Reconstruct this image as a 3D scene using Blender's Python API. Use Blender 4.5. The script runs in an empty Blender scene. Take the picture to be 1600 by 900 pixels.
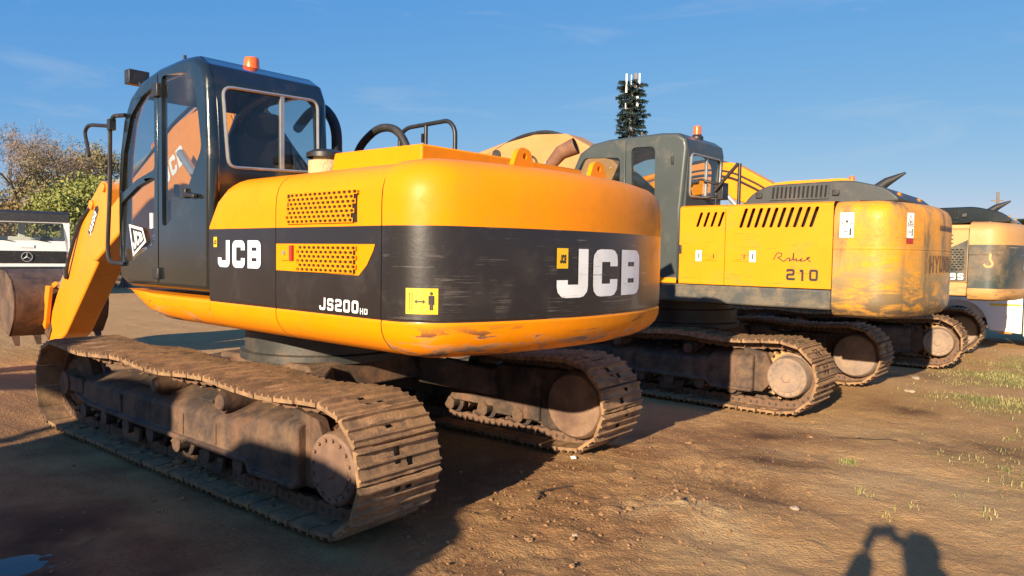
import bpy, bmesh, math, random
import numpy as np
from mathutils import Vector, Matrix, Euler, noise as mnoise
from mathutils.geometry import tessellate_polygon
rad = math.radians
random.seed(7)
scene = bpy.context.scene
COL = scene.collection

# ------------------------------------------------------------------ camera
CAM = Vector((-5.2922, 3.9372, 1.6132)); PITCH, ROLL, YAW = .0462, .0159, -.8898
cam = bpy.data.cameras.new('camera'); cam_o = bpy.data.objects.new('camera', cam); COL.objects.link(cam_o)
cam.sensor_width = 36; cam.lens = 1144.87 / 1600 * 36; cam.clip_start = .02; cam.clip_end = 5000
D0 = Vector((math.cos(YAW), math.sin(YAW), 0)); RT = Vector((math.sin(YAW), -math.cos(YAW), 0))
FW = D0 * math.cos(PITCH) + Vector((0, 0, -math.sin(PITCH))); UP = D0 * math.sin(PITCH) + Vector((0, 0, math.cos(PITCH)))
RX = RT * math.cos(ROLL) + UP * math.sin(ROLL); UX = UP * math.cos(ROLL) - RT * math.sin(ROLL)
cam_o.matrix_world = Matrix(((RX.x, UX.x, -FW.x, CAM.x), (RX.y, UX.y, -FW.y, CAM.y), (RX.z, UX.z, -FW.z, CAM.z), (0, 0, 0, 1)))
scene.camera = cam_o

# ------------------------------------------------------------------ light
SUN_ELEV = rad(18.3); SUN_DIR = Vector((.205, -.979, 0)).normalized() * math.cos(SUN_ELEV) + Vector((0, 0, -math.sin(SUN_ELEV)))
world = bpy.data.worlds.new('World'); scene.world = world; world.use_nodes = True
wn = world.node_tree; wn.nodes.clear()
sky = wn.nodes.new('ShaderNodeTexSky'); sky.sky_type = 'NISHITA'; sky.sun_disc = False
sky.sun_elevation = SUN_ELEV; sky.sun_rotation = math.atan2(-SUN_DIR.x, -SUN_DIR.y)
sky.air_density = 1.0; sky.dust_density = .25; sky.ozone_density = 3.0; sky.altitude = 1400
bgn = wn.nodes.new('ShaderNodeBackground'); bgn.inputs['Strength'].default_value = .051
outw = wn.nodes.new('ShaderNodeOutputWorld')
# thin cirrus, by direction
tcw = wn.nodes.new('ShaderNodeTexCoord'); mpw = wn.nodes.new('ShaderNodeMapping'); mpw.inputs['Scale'].default_value = (1.6, 1.6, 9)
mpw.inputs['Rotation'].default_value = (.15, .1, .6)
nzw = wn.nodes.new('ShaderNodeTexNoise'); nzw.inputs['Scale'].default_value = 2.2; nzw.inputs['Detail'].default_value = 9; nzw.inputs['Roughness'].default_value = .62
nzw.inputs['Distortion'].default_value = .6
rpw = wn.nodes.new('ShaderNodeValToRGB'); rpw.color_ramp.elements[0].position = .56; rpw.color_ramp.elements[1].position = .86
rpw.color_ramp.elements[0].color = (0, 0, 0, 1); rpw.color_ramp.elements[1].color = (.30, .30, .30, 1)
mxw = wn.nodes.new('ShaderNodeMixRGB'); mxw.inputs['Color2'].default_value = (6.2, 6.6, 7.2, 1)
L = wn.links.new
L(tcw.outputs['Generated'], mpw.inputs['Vector']); L(mpw.outputs[0], nzw.inputs['Vector']); L(nzw.outputs['Fac'], rpw.inputs['Fac'])
L(rpw.outputs['Color'], mxw.inputs['Fac']); 
sepw = wn.nodes.new('ShaderNodeSeparateColor'); comw = wn.nodes.new('ShaderNodeCombineColor'); L(sky.outputs[0], sepw.inputs[0])
for ch, (pw, ml) in enumerate(((1.0, .84), (.5, 2.1), (.12, 5.8))):
    a_ = wn.nodes.new('ShaderNodeMath'); a_.operation = 'POWER'; a_.inputs[1].default_value = pw; m_ = wn.nodes.new('ShaderNodeMath'); m_.operation = 'MULTIPLY'; m_.inputs[1].default_value = ml
    L(sepw.outputs[ch], a_.inputs[0]); L(a_.outputs[0], m_.inputs[0]); L(m_.outputs[0], comw.inputs[ch])
L(comw.outputs[0], mxw.inputs['Color1']); L(mxw.outputs[0], bgn.inputs['Color']); L(bgn.outputs[0], outw.inputs['Surface'])
sun = bpy.data.lights.new('sun', 'SUN'); sun.energy = 5.0; sun.angle = rad(.55); sun.color = (1, .83, .62)
sun_o = bpy.data.objects.new('sun', sun); COL.objects.link(sun_o); sun_o.rotation_euler = SUN_DIR.to_track_quat('-Z', 'Y').to_euler()
sun_o.location = (0, 0, 30)
vs = scene.view_settings; vs.view_transform = 'Standard'; vs.look = 'None'; vs.gamma = 1; vs.exposure = 1.02; vs.use_curve_mapping = False
scene.cycles.max_bounces = 6; scene.cycles.transparent_max_bounces = 12

# ------------------------------------------------------------------ mesh helpers
class MB:
    def __init__(s): s.v = []; s.f = []; s.m = []
    def add(s, vs, fs, mat=0):
        o = len(s.v); s.v += [tuple(p) for p in vs]
        for q in fs: s.f.append(tuple(i + o for i in q)); s.m.append(mat)
        return s
    def box(s, c, d, rot=None, mat=0):
        vs = [Vector((sx * d[0] / 2, sy * d[1] / 2, sz * d[2] / 2)) for sz in (-1, 1) for sy in (-1, 1) for sx in (-1, 1)]
        if rot is not None:
            R = Euler(rot).to_matrix(); vs = [R @ p for p in vs]
        vs = [p + Vector(c) for p in vs]
        return s.add(vs, [(0, 2, 3, 1), (4, 5, 7, 6), (0, 1, 5, 4), (2, 6, 7, 3), (0, 4, 6, 2), (1, 3, 7, 5)], mat)
    def prism(s, poly, lo, hi, axis='y', mat=0):
        # poly: list of 2D points; axis y -> (x,z), axis z -> (x,y), axis x -> (y,z)
        n = len(poly)
        def P(p, w): return {'y': (p[0], w, p[1]), 'z': (p[0], p[1], w), 'x': (w, p[0], p[1])}[axis]
        vs = [P(p, lo) for p in poly] + [P(p, hi) for p in poly]
        fs = [(i, (i + 1) % n, n + (i + 1) % n, n + i) for i in range(n)]
        fs += [tuple(range(n - 1, -1, -1)), tuple(range(n, 2 * n))]
        return s.add(vs, fs, mat)
    def tube(s, path, r, n=8, mat=0, caps=True, closed=False):
        path = [Vector(p) for p in path]; k = len(path)
        rs = r if isinstance(r, (list, tuple)) else [r] * k
        vs = []; ref = None
        for i, p in enumerate(path):
            a = path[max(i - 1, 0)]; b = path[min(i + 1, k - 1)]
            if closed: a = path[i - 1]; b = path[(i + 1) % k]
            t = (b - a)
            if t.length < 1e-9: t = Vector((0, 0, 1))
            t.normalize()
            if ref is None: ref = Vector((0, 0, 1)) if abs(t.z) < .9 else Vector((1, 0, 0))
            u = t.cross(ref)
            if u.length < 1e-4: u = t.cross(Vector((1, .3, .2)))
            u.normalize(); w = u.cross(t); w.normalize(); ref = w
            for j in range(n):
                q = 2 * math.pi * j / n
                vs.append(p + (u * math.cos(q) + w * math.sin(q)) * rs[i])
        fs = []
        for i in range(k if closed else k - 1):
            i2 = (i + 1) % k
            for j in range(n): fs.append((i * n + j, i * n + (j + 1) % n, i2 * n + (j + 1) % n, i2 * n + j))
        if caps and not closed: fs += [tuple(range(n - 1, -1, -1)), tuple(range((k - 1) * n, k * n))]
        return s.add(vs, fs, mat)
    def cyl(s, a, b, r, n=20, mat=0): return s.tube([a, b], r, n, mat)
    def lathe(s, prof, c, axis='y', n=28, mat=0, caps=True):
        # prof: (radius, offset along the axis)
        vs = []
        for r, h in prof:
            for j in range(n):
                q = 2 * math.pi * j / n; a, b = r * math.cos(q), r * math.sin(q)
                vs.append({'y': (c[0] + a, c[1] + h, c[2] + b), 'z': (c[0] + a, c[1] + b, c[2] + h), 'x': (c[0] + h, c[1] + a, c[2] + b)}[axis])
        k = len(prof)
        fs = [(i * n + j, i * n + (j + 1) % n, (i + 1) * n + (j + 1) % n, (i + 1) * n + j) for i in range(k - 1) for j in range(n)]
        if caps: fs += [tuple(range(n - 1, -1, -1)), tuple(range((k - 1) * n, k * n))]
        return s.add(vs, fs, mat)
    def loft(s, rings, mats=0, cap0=False, cap1=False, closed=False):
        n = len(rings[0]); vs = [p for r in rings for p in r]; o = len(s.v)
        s.v += [tuple(p) for p in vs]
        for i in range(len(rings) - 1):
            for j in range(n if closed else n - 1):
                j2 = (j + 1) % n
                s.f.append((o + i * n + j, o + i * n + j2, o + (i + 1) * n + j2, o + (i + 1) * n + j))
                s.m.append(mats if isinstance(mats, int) else mats(i, j))
        if cap0: s.f.append(tuple(o + j for j in range(n))[::-1]); s.m.append(mats if isinstance(mats, int) else mats(0, 0))
        if cap1: s.f.append(tuple(o + (len(rings) - 1) * n + j for j in range(n))); s.m.append(mats if isinstance(mats, int) else mats(0, 0))
        return s
    def plate(s, outer, holes, fn, t, mat=0):
        """flat plate with holes; fn(u,v,w) -> point, w=0 front, w=-t back"""
        loops = [outer] + list(holes)
        tri = tessellate_polygon([[Vector((p[0], p[1], 0)) for p in l] for l in loops])
        flat = [p for l in loops for p in l]; n = len(flat)
        vs = [fn(p[0], p[1], 0) for p in flat] + [fn(p[0], p[1], -t) for p in flat]
        fs = []
        for a, b, c in tri: fs += [(a, b, c), (c + n, b + n, a + n)]
        o = 0
        for l in loops:
            k = len(l)
            for i in range(k): a, b = o + i, o + (i + 1) % k; fs.append((a, b, b + n, a + n))
            o += k
        return s.add(vs, fs, mat)
    def mesh(s, name, mats, angle=35):
        me = bpy.data.meshes.new(name); me.from_pydata(s.v, [], s.f)
        for m in (mats if isinstance(mats, (list, tuple)) else [mats]): me.materials.append(m)
        if len(me.materials) > 1: me.polygons.foreach_set('material_index', s.m)
        bm = bmesh.new(); bm.from_mesh(me); bmesh.ops.recalc_face_normals(bm, faces=bm.faces); bm.to_mesh(me); bm.free()
        if angle:
            me.polygons.foreach_set('use_smooth', [True] * len(me.polygons)); me.set_sharp_from_angle(angle=rad(angle))
        me.update(); return me
    def build(s, name, mats, parent=None, bevel=0, angle=35, rz=0, seg=2):
        return link(name, s.mesh(name, mats, angle), parent, bevel, rz, seg)
def link(name, me, parent=None, bevel=0, rz=0, seg=2):
    o = bpy.data.objects.new(name, me); COL.objects.link(o); o.parent = parent
    if rz: o.rotation_euler.z = rz
    if bevel:
        b = o.modifiers.new('bevel', 'BEVEL'); b.width = bevel; b.segments = seg; b.limit_method = 'ANGLE'; b.angle_limit = rad(40)
        b.harden_normals = False
    return o
def tag(o, label=None, cat=None, group=None, kind=None):
    if label: o['label'] = label
    if cat: o['category'] = cat
    if group: o['group'] = group
    if kind: o['kind'] = kind
    return o
def empty(name, loc, rz=0):
    o = bpy.data.objects.new(name, None); COL.objects.link(o); o.location = loc; o.rotation_euler.z = rz; o.empty_display_size = .3
    return o
def copy_tree(o, parent=None):
    c = o.copy(); COL.objects.link(c); c.parent = parent
    for ch in list(o.children): copy_tree(ch, c)
    return c
def fillet(pts, r, n=4, closed=False):
    """round the corners of a 2D/3D polyline"""
    P = [Vector(p) for p in pts]; out = []; k = len(P)
    for i, p in enumerate(P):
        if not closed and i in (0, k - 1): out.append(p); continue
        a, b = P[i - 1], P[(i + 1) % k]; da, db = (a - p), (b - p)
        rr = r if not isinstance(r, (list, tuple)) else r[i]
        q = min(rr, da.length * .49, db.length * .49)
        if q < 1e-5: out.append(p); continue
        A = p + da.normalized() * q; B = p + db.normalized() * q
        for j in range(n + 1):
            t = j / n; out.append(A * (1 - t) ** 2 + p * 2 * t * (1 - t) + B * t * t)
    return out

# ------------------------------------------------------------------ materials
def newmat(name):
    m = bpy.data.materials.new(name); m.use_nodes = True; nt = m.node_tree; nt.nodes.clear()
    out = nt.nodes.new('ShaderNodeOutputMaterial'); b = nt.nodes.new('ShaderNodeBsdfPrincipled'); nt.links.new(b.outputs[0], out.inputs[0])
    return m, nt, b
def nnode(nt, kind, **kw):
    n = nt.nodes.new(kind)
    for k, v in kw.items():
        if k in n.inputs: n.inputs[k].default_value = v
        else: setattr(n, k, v)
    return n
def noise_fac(nt, co, scale, lo, hi, detail=6, rough=.6, dist=0, stretch=None):
    if stretch:
        mp = nnode(nt, 'ShaderNodeMapping'); mp.inputs['Scale'].default_value = stretch; nt.links.new(co, mp.inputs['Vector']); co = mp.outputs[0]
    n = nnode(nt, 'ShaderNodeTexNoise', Scale=scale, Detail=detail, Roughness=rough, Distortion=dist); nt.links.new(co, n.inputs['Vector'])
    mr = nnode(nt, 'ShaderNodeMapRange'); mr.inputs['From Min'].default_value = lo; mr.inputs['From Max'].default_value = hi
    nt.links.new(n.outputs['Fac'], mr.inputs['Value']); return mr.outputs[0], n.outputs['Fac']
def mixc(nt, fac, a, b):
    m = nnode(nt, 'ShaderNodeMixRGB')
    for s, v in (('Fac', fac), ('Color1', a), ('Color2', b)):
        if hasattr(v, 'links') or hasattr(v, 'is_linked'): nt.links.new(v, m.inputs[s])
        elif isinstance(v, (int, float)): m.inputs[s].default_value = v
        else: m.inputs[s].default_value = (*v, 1)
    return m.outputs[0]
def mathn(nt, op, a, b=None):
    m = nnode(nt, 'ShaderNodeMath', operation=op)
    for i, v in enumerate((a, b)):
        if v is None: continue
        if hasattr(v, 'is_linked'): nt.links.new(v, m.inputs[i])
        else: m.inputs[i].default_value = v
    return m.outputs[0]
def zrange(nt, co, z0, z1):
    s = nnode(nt, 'ShaderNodeSeparateXYZ'); nt.links.new(co, s.inputs[0])
    mr = nnode(nt, 'ShaderNodeMapRange'); mr.inputs['From Min'].default_value = z0; mr.inputs['From Max'].default_value = z1
    nt.links.new(s.outputs['Z'], mr.inputs['Value']); return mr.outputs[0]
def weathered(name, col, dirt=(.2, .13, .07), amount=.3, rough=.45, metal=0, scale=6, bump=.02, coat=0, scratch=None, chips=None, runs=None, var=.12, bscale=40, spec=.5):
    """paint or metal with dirt in patches; scratch=(colour, lo, hi) long level scrapes; chips=(colour, z0, z1, lo, hi) knocked paint between heights"""
    m, nt, b = newmat(name); tc = nnode(nt, 'ShaderNodeTexCoord'); co = tc.outputs['Object']
    v, _ = noise_fac(nt, co, scale * .5, .3, .7, 4)
    c = mixc(nt, v, tuple(x * (1 - var) for x in col), tuple(min(1, x * (1 + var)) for x in col))
    r_base = rough
    f, raw = noise_fac(nt, co, scale, .62 - amount * .45, .95 - amount * .3, 9, .68, .3)
    f2, _ = noise_fac(nt, co, scale * 9, .25, .75, 4, .6)
    df = mathn(nt, 'MULTIPLY', f, mathn(nt, 'ADD', mathn(nt, 'MULTIPLY', f2, .6), .4))
    c = mixc(nt, df, c, dirt)
    rough_s = mathn(nt, 'ADD', mathn(nt, 'MULTIPLY', df, .85 - rough), rough)
    if scratch:
        for seed, (sc, lo, hi) in enumerate(scratch):
            s1, _ = noise_fac(nt, co, 1.0, lo, hi, 5, .6, .15, (1.3 + seed, 1.5 + seed * .7, 70 + 40 * seed))
            s2, _ = noise_fac(nt, co, 1.9 + seed, .52, .70, 5, .6)
            s = mathn(nt, 'MULTIPLY', s1, s2); c = mixc(nt, s, c, sc)
    if runs:
        for rc_, lo, hi in runs:
            s1, _ = noise_fac(nt, co, 1.0, lo, hi, 7, .62, .3, (3.6, 3.6, .75)); s2, _ = noise_fac(nt, co, 16, .3, .65, 6, .7); c = mixc(nt, mathn(nt, 'MULTIPLY', s1, mathn(nt, 'ADD', mathn(nt, 'MULTIPLY', s2, .6), .4)), c, rc_)
    if chips:
        for cc, z0, z1, lo, hi in chips:
            g = zrange(nt, co, z0, z1)
            s1, _ = noise_fac(nt, co, 3.2, lo, hi, 8, .65, .5, (1, 1, 3.5))
            s2, _ = noise_fac(nt, co, 1.0, .62, .67, 7, .65, .2, (2.6, 2.6, 60))
            s = mathn(nt, 'MULTIPLY', mathn(nt, 'MAXIMUM', s1, mathn(nt, 'MULTIPLY', s2, .8)), g); c = mixc(nt, s, c, cc)
    nt.links.new(c, b.inputs['Base Color']); nt.links.new(rough_s, b.inputs['Roughness'])
    b.inputs['Metallic'].default_value = metal; b.inputs['Specular IOR Level'].default_value = spec
    b.inputs['Coat Weight'].default_value = coat; b.inputs['Coat Roughness'].default_value = .14
    if bump:
        _, nb = noise_fac(nt, co, bscale, 0, 1, 6, .65)
        bp = nnode(nt, 'ShaderNodeBump', Strength=1.0, Distance=bump); nt.links.new(nb, bp.inputs['Height']); nt.links.new(bp.outputs[0], b.inputs['Normal'])
    return m
def flat(name, col, rough=.5, metal=0, emit=0, spec=.5, coat=0):
    m, nt, b = newmat(name); tc = nnode(nt, 'ShaderNodeTexCoord')
    v, _ = noise_fac(nt, tc.outputs['Object'], 14, .3, .7, 5)
    nt.links.new(mixc(nt, v, tuple(x * .9 for x in col), tuple(min(1, x * 1.08) for x in col)), b.inputs['Base Color'])
    b.inputs['Roughness'].default_value = rough; b.inputs['Metallic'].default_value = metal; b.inputs['Specular IOR Level'].default_value = spec
    b.inputs['Coat Weight'].default_value = coat
    if emit: b.inputs['Emission Color'].default_value = (*col, 1); b.inputs['Emission Strength'].default_value = emit
    return m
def glassmat(name, tint, refl=1.0, dust=.04):
    m = bpy.data.materials.new(name); m.use_nodes = True; nt = m.node_tree; nt.nodes.clear()
    out = nt.nodes.new('ShaderNodeOutputMaterial'); tr = nnode(nt, 'ShaderNodeBsdfTransparent'); tr.inputs[0].default_value = (*tint, 1)
    gl = nnode(nt, 'ShaderNodeBsdfGlossy'); gl.inputs['Roughness'].default_value = .015
    lw = nnode(nt, 'ShaderNodeLayerWeight', Blend=.5); mx = nnode(nt, 'ShaderNodeMixShader'); fr5 = mathn(nt, 'ADD', mathn(nt, 'MULTIPLY', mathn(nt, 'POWER', lw.outputs['Facing'], 4.0), .9), .055)
    df = nnode(nt, 'ShaderNodeBsdfDiffuse'); df.inputs[0].default_value = (.42, .36, .28, 1); mx2 = nnode(nt, 'ShaderNodeMixShader')
    tc = nnode(nt, 'ShaderNodeTexCoord'); f, _ = noise_fac(nt, tc.outputs['Object'], 3, .3, .8, 8, .65)
    nt.links.new(mathn(nt, 'MULTIPLY', f, dust * 2), mx2.inputs[0])
    nt.links.new(mathn(nt, 'MULTIPLY', fr5, refl), mx.inputs[0]); nt.links.new(tr.outputs[0], mx.inputs[1]); nt.links.new(gl.outputs[0], mx.inputs[2])
    nt.links.new(mx.outputs[0], mx2.inputs[1]); nt.links.new(df.outputs[0], mx2.inputs[2]); nt.links.new(mx2.outputs[0], out.inputs[0]); return m

DUST = (.33, .20, .10)
m_yel = weathered('yellow_paint', (.80, .252, .0008), (.50, .18, .010), .30, .40, scale=7, bump=.0016, bscale=7, coat=.0, var=.05, spec=.2)
m_yelc = weathered('yellow_counterweight_paint', (.80, .248, .0008), (.48, .19, .02), .32, .42, scale=6, bump=.0018, bscale=7, coat=.0, var=.06, spec=.2,
                   chips=[((.10, .05, .04), 1.235, 1.17, .58, .61), ((.40, .33, .25), 1.18, 1.06, .50, .58), ((.09, .05, .035), 1.12, 1.06, .50, .58)])
m_blk = weathered('black_panel_paint', (.016, .013, .012), (.07, .052, .04), .16, .28, scale=2.5, bump=.0005, coat=.4, var=.2)
m_blkc = weathered('black_counterweight_paint', (.017, .014, .013), (.075, .058, .045), .22, .34, scale=2.5, bump=.0006, coat=.25, var=.2,
                   scratch=[((.36, .32, .27), .61, .70), ((.20, .17, .145), .56, .66), ((.16, .135, .11), .54, .66)])
m_cab = weathered('black_cab_paint', (.010, .014, .013), (.07, .06, .05), .12, .16, scale=3, bump=.0004, coat=.8, var=.2)
m_boom = weathered('orange_boom_paint', (.74, .25, .008), (.25, .13, .05), .2, .4, scale=5, bump=.001, coat=.2, var=.08)
m_glass = glassmat('cab_glass', (.72, .76, .76), 1.15, .012)
m_glassd = glassmat('dusty_cab_glass', (.70, .74, .70), 1.1, .03)
m_rub = weathered('black_rubber', (.018, .018, .018), (.09, .065, .045), .25, .6, scale=12, bump=.001)
m_blm = weathered('black_metal', (.02, .02, .02), (.12, .08, .05), .2, .42, scale=10, bump=.0008)
m_silver = flat('window_rubber_trim', (.45, .44, .42), .35, .6)
m_whd = weathered('white_decal', (.78, .78, .76), (.30, .28, .25), .12, .45, scale=16, bump=0, var=.06, scratch=[((.05, .045, .04), .60, .64)])
m_blu = flat('pale_decal', (.60, .66, .74), .3)
m_yd = flat('yellow_decal', (.80, .47, .012), .45)
m_bd = flat('black_decal', (.02, .018, .018), .5)
m_redw = flat('red_paint', (.35, .03, .015), .5)
m_beacon = flat('amber_beacon_lens', (.85, .13, .01), .25, 0, 0, .6, .5)
def trackmat():
    m, nt, b = newmat('track_steel_with_mud'); tc = nnode(nt, 'ShaderNodeTexCoord'); co = tc.outputs['Object']; oi = nnode(nt, 'ShaderNodeObjectInfo')
    va = nnode(nt, 'ShaderNodeVectorMath', operation='ADD'); sc = nnode(nt, 'ShaderNodeVectorMath', operation='SCALE'); cx = nnode(nt, 'ShaderNodeCombineXYZ')
    for i in range(3): nt.links.new(oi.outputs['Random'], cx.inputs[i])
    nt.links.new(cx.outputs[0], sc.inputs[0]); sc.inputs['Scale'].default_value = 40; nt.links.new(co, va.inputs[0]); nt.links.new(sc.outputs[0], va.inputs[1]); co = va.outputs[0]
    f, _ = noise_fac(nt, co, 7, .32, .62, 8, .7, .4); g, _ = noise_fac(nt, co, 60, .25, .75, 5, .65)
    c = mixc(nt, f, (.10, .062, .042), (.35, .205, .10)); c = mixc(nt, mathn(nt, 'MULTIPLY', g, .25), c, (.40, .25, .13))
    at = nnode(nt, 'ShaderNodeAttribute'); at.attribute_name = 'mud'; mr = nnode(nt, 'ShaderNodeMapRange'); mr.inputs['From Min'].default_value = .25; mr.inputs['From Max'].default_value = .75
    nt.links.new(mathn(nt, 'ADD', at.outputs['Fac'], mathn(nt, 'MULTIPLY', mathn(nt, 'SUBTRACT', g, .5), .5)), mr.inputs['Value'])
    mud = mixc(nt, g, (.26, .145, .07), (.46, .27, .13)); c = mixc(nt, mr.outputs[0], c, mud)
    nt.links.new(c, b.inputs['Base Color']); b.inputs['Roughness'].default_value = .85; b.inputs['Specular IOR Level'].default_value = .25
    _, nb = noise_fac(nt, co, 75, 0, 1, 7, .7); bp = nnode(nt, 'ShaderNodeBump', Strength=1.0, Distance=.007); nt.links.new(nb, bp.inputs['Height']); nt.links.new(bp.outputs[0], b.inputs['Normal']); return m
m_trk = trackmat()
m_mud = weathered('caked_mud', (.30, .165, .075), (.20, .105, .05), .4, .95, scale=18, bump=.006, var=.25, bscale=90)
m_frm = weathered('track_frame_with_dirt', (.05, .032, .023), (.34, .195, .095), .42, .8, scale=3.5, bump=.006, var=.35, bscale=30, runs=[((.17, .085, .045), .48, .62)])
m_hub = weathered('final_drive_cover', (.15, .085, .055), (.36, .22, .12), .5, .75, scale=6, bump=.003, var=.25)
m_dk = weathered('dark_greasy_steel', (.03, .025, .02), (.16, .10, .06), .4, .7, scale=6, bump=.003)
m_grey = weathered('turntable_grey', (.055, .056, .052), (.20, .13, .075), .38, .45, .3, scale=5, bump=.001)
m_bucket = weathered('worn_bucket_steel', (.085, .055, .042), (.30, .18, .10), .5, .6, .35, scale=4, bump=.003, var=.35, scratch=[((.30, .24, .2), .62, .72)])
m_seat = flat('seat_fabric', (.02, .02, .022), .9)
m_cream = weathered('cream_plastic', (.58, .42, .22), (.25, .15, .07), .25, .6, scale=8)
m_rust = weathered('rusty_exhaust', (.16, .075, .04), (.30, .17, .09), .4, .8, scale=10, bump=.002)
m_hyel = weathered('worn_yellow_panel', runs=[((.22, .11, .03), .66, .78)], col=(.78, .262, .003), dirt=(.28, .15, .05), amount=.24, rough=.45, scale=4, bump=.0012, coat=.05, spec=.3, var=.07, chips=[((.06, .035, .03), 2.6, 1.2, .74, .80)])
m_hcw = weathered('scraped_yellow_counterweight', (.72, .30, .010), (.26, .14, .06), .42, .45, scale=5, bump=.003, coat=.05, spec=.35, var=.1, runs=[((.26, .16, .06), .46, .62), ((.07, .045, .03), .57, .68)],
                  scratch=[((.08, .05, .035), .60, .68), ((.46, .33, .15), .58, .68), ((.12, .08, .04), .55, .66)], chips=[((.30, .21, .08), 1.85, 1.40, .40, .58), ((.09, .06, .04), 1.50, 1.05, .38, .54)])
m_hgr = weathered('dark_grey_green_cab_paint', (.050, .060, .055), (.20, .14, .09), .16, .45, scale=4, bump=.0008, coat=.15, var=.12)
m_hsk = weathered('scuffed_grey_skirt', (.06, .062, .058), (.34, .23, .10), .42, .55, scale=4, bump=.002, var=.2, scratch=[((.5, .33, .10), .62, .70)])
m_hood = weathered('dark_grey_hood', (.04, .045, .045), (.16, .11, .07), .2, .5, scale=5, bump=.001)
m_tan = weathered('faded_tan_yellow', (.50, .27, .085), (.30, .18, .09), .25, .5, scale=4, bump=.001, chips=[((.2, .12, .06), 1.4, 1.0, .5, .62)])
m_kgr = weathered('scraped_dark_green_panel', (.028, .040, .034), (.34, .20, .09), .36, .4, scale=2.2, bump=.001, coat=.2, var=.2, scratch=[((.5, .32, .12), .62, .68)])
m_boomh = weathered('pale_yellow_boom', (.52, .25, .075), (.30, .17, .085), .45, .5, scale=4, bump=.001)
m_dark = flat('vent_dark', (.012, .010, .008), .9)
m_white = weathered('white_truck_paint', (.72, .72, .68), (.30, .22, .14), .18, .35, scale=4, bump=.0005, coat=.3, var=.04)
m_orange = flat('orange_reflector', (.8, .2, .02), .3)
m_tyre = weathered('tyre_rubber', (.02, .02, .02), (.2, .13, .08), .35, .85, scale=8, bump=.003)

# ------------------------------------------------------------------ lettering: stroke glyphs in a box 0.8 wide, 1 high
GL = {'J': [[(.13, .36), (.13, .13), (.67, .13), (.67, 1)]], 'C': [[(.67, .64), (.67, .87), (.13, .87), (.13, .13), (.67, .13), (.67, .36)]],
      'B': [[(.13, .13), (.13, .87), (.67, .87), (.67, .13), 'c'], [(.26, .5), (.54, .5)]], 'S': [[(.67, .70), (.67, .87), (.13, .87), (.13, .5), (.67, .5), (.67, .13), (.13, .13), (.13, .30)]],
      '2': [[(.13, .72), (.13, .87), (.67, .87), (.67, .5), (.13, .5), (.13, .13), (.8, .13)]], '0': [[(.13, .13), (.13, .87), (.67, .87), (.67, .13), 'c']],
      '1': [[(.2, .80), (.45, .87), (.45, 0)]], '9': [[(.67, .5), (.13, .5), (.13, .87), (.67, .87), (.67, .13), (.13, .13)]],
      'H': [[(.13, 0), (.13, 1)], [(.67, 0), (.67, 1)], [(.26, .5), (.54, .5)]], 'D': [[(.13, .13), (.13, .87), (.67, .87), (.67, .13), 'c']],
      'Y': [[(.1, 1), (.4, .48), (.4, 0)], [(.7, 1), (.46, .58)]], 'U': [[(.13, 1), (.13, .13), (.67, .13), (.67, 1)]], 'N': [[(.13, 0), (.13, .95), (.67, .05), (.67, 1)]],
      'A': [[(.08, 0), (.4, .95), (.72, 0)], [(.28, .32), (.52, .32)]], 'I': [[(.4, 0), (.4, 1)]], '6': [[(.67, .87), (.13, .87), (.13, .13), (.67, .13), (.67, .5), (.2, .5)]], '3': [[(.13, .87), (.67, .87), (.67, .13), (.13, .13)], [(.25, .5), (.6, .5)]],
      'L': [[(.13, 1), (.13, .13), (.7, .13)]], 'E': [[(.7, .87), (.13, .87), (.13, .13), (.7, .13)], [(.26, .5), (.6, .5)]]}
def ribbon(mb, pts, w, fn, closed=False, mat=0, step=.12):
    P = [Vector(p) for p in pts]; Q = []
    k = len(P)
    for i in range(k if closed else k - 1):
        a, b = P[i], P[(i + 1) % k]; n = max(1, int((b - a).length / step))
        for j in range(n): Q.append(a + (b - a) * j / n)
    if not closed: Q.append(P[-1])
    n = len(Q); L_, R_ = [], []
    for i, q in enumerate(Q):
        a = Q[i - 1] if (closed or i) else q; b = Q[(i + 1) % n] if (closed or i < n - 1) else q
        d1 = (q - a).normalized() if (q - a).length > 1e-7 else None; d2 = (b - q).normalized() if (b - q).length > 1e-7 else None
        d1 = d1 or d2; d2 = d2 or d1
        n1 = Vector((-d1.y, d1.x)); n2 = Vector((-d2.y, d2.x)); m = (n1 + n2)
        m = m / max(m.length_squared / 2, .5)
        L_.append(q + m * w / 2); R_.append(q - m * w / 2)
    vs = [fn(p.x, p.y) for p in L_] + [fn(p.x, p.y) for p in R_]
    fs = [(i, (i + 1) % n, n + (i + 1) % n, n + i) for i in range(n if closed else n - 1)]
    mb.add(vs, fs, mat)
def letters(mb, text, fn, w=.26, gap=.16, mat=0, rnd=.11, step=.12):
    """fn(u, v): u along the line in letter heights, v up 0..1"""
    x = 0
    for ch in text:
        if ch == ' ': x += .5; continue
        for k, st in enumerate(GL[ch]):
            cl = st[-1] == 'c'; pts = [Vector(p) for p in (st[:-1] if cl else st)]
            pts = fillet(pts, 0 if ch in 'NYA' else ([0, 0, rnd, rnd] if (ch in 'BD' and cl) else rnd), 3, cl)
            ribbon(mb, pts, w, lambda u, v, x=x: fn(u + x, v), cl, mat, step)
        x += .8 + gap
    return x - gap

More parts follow.
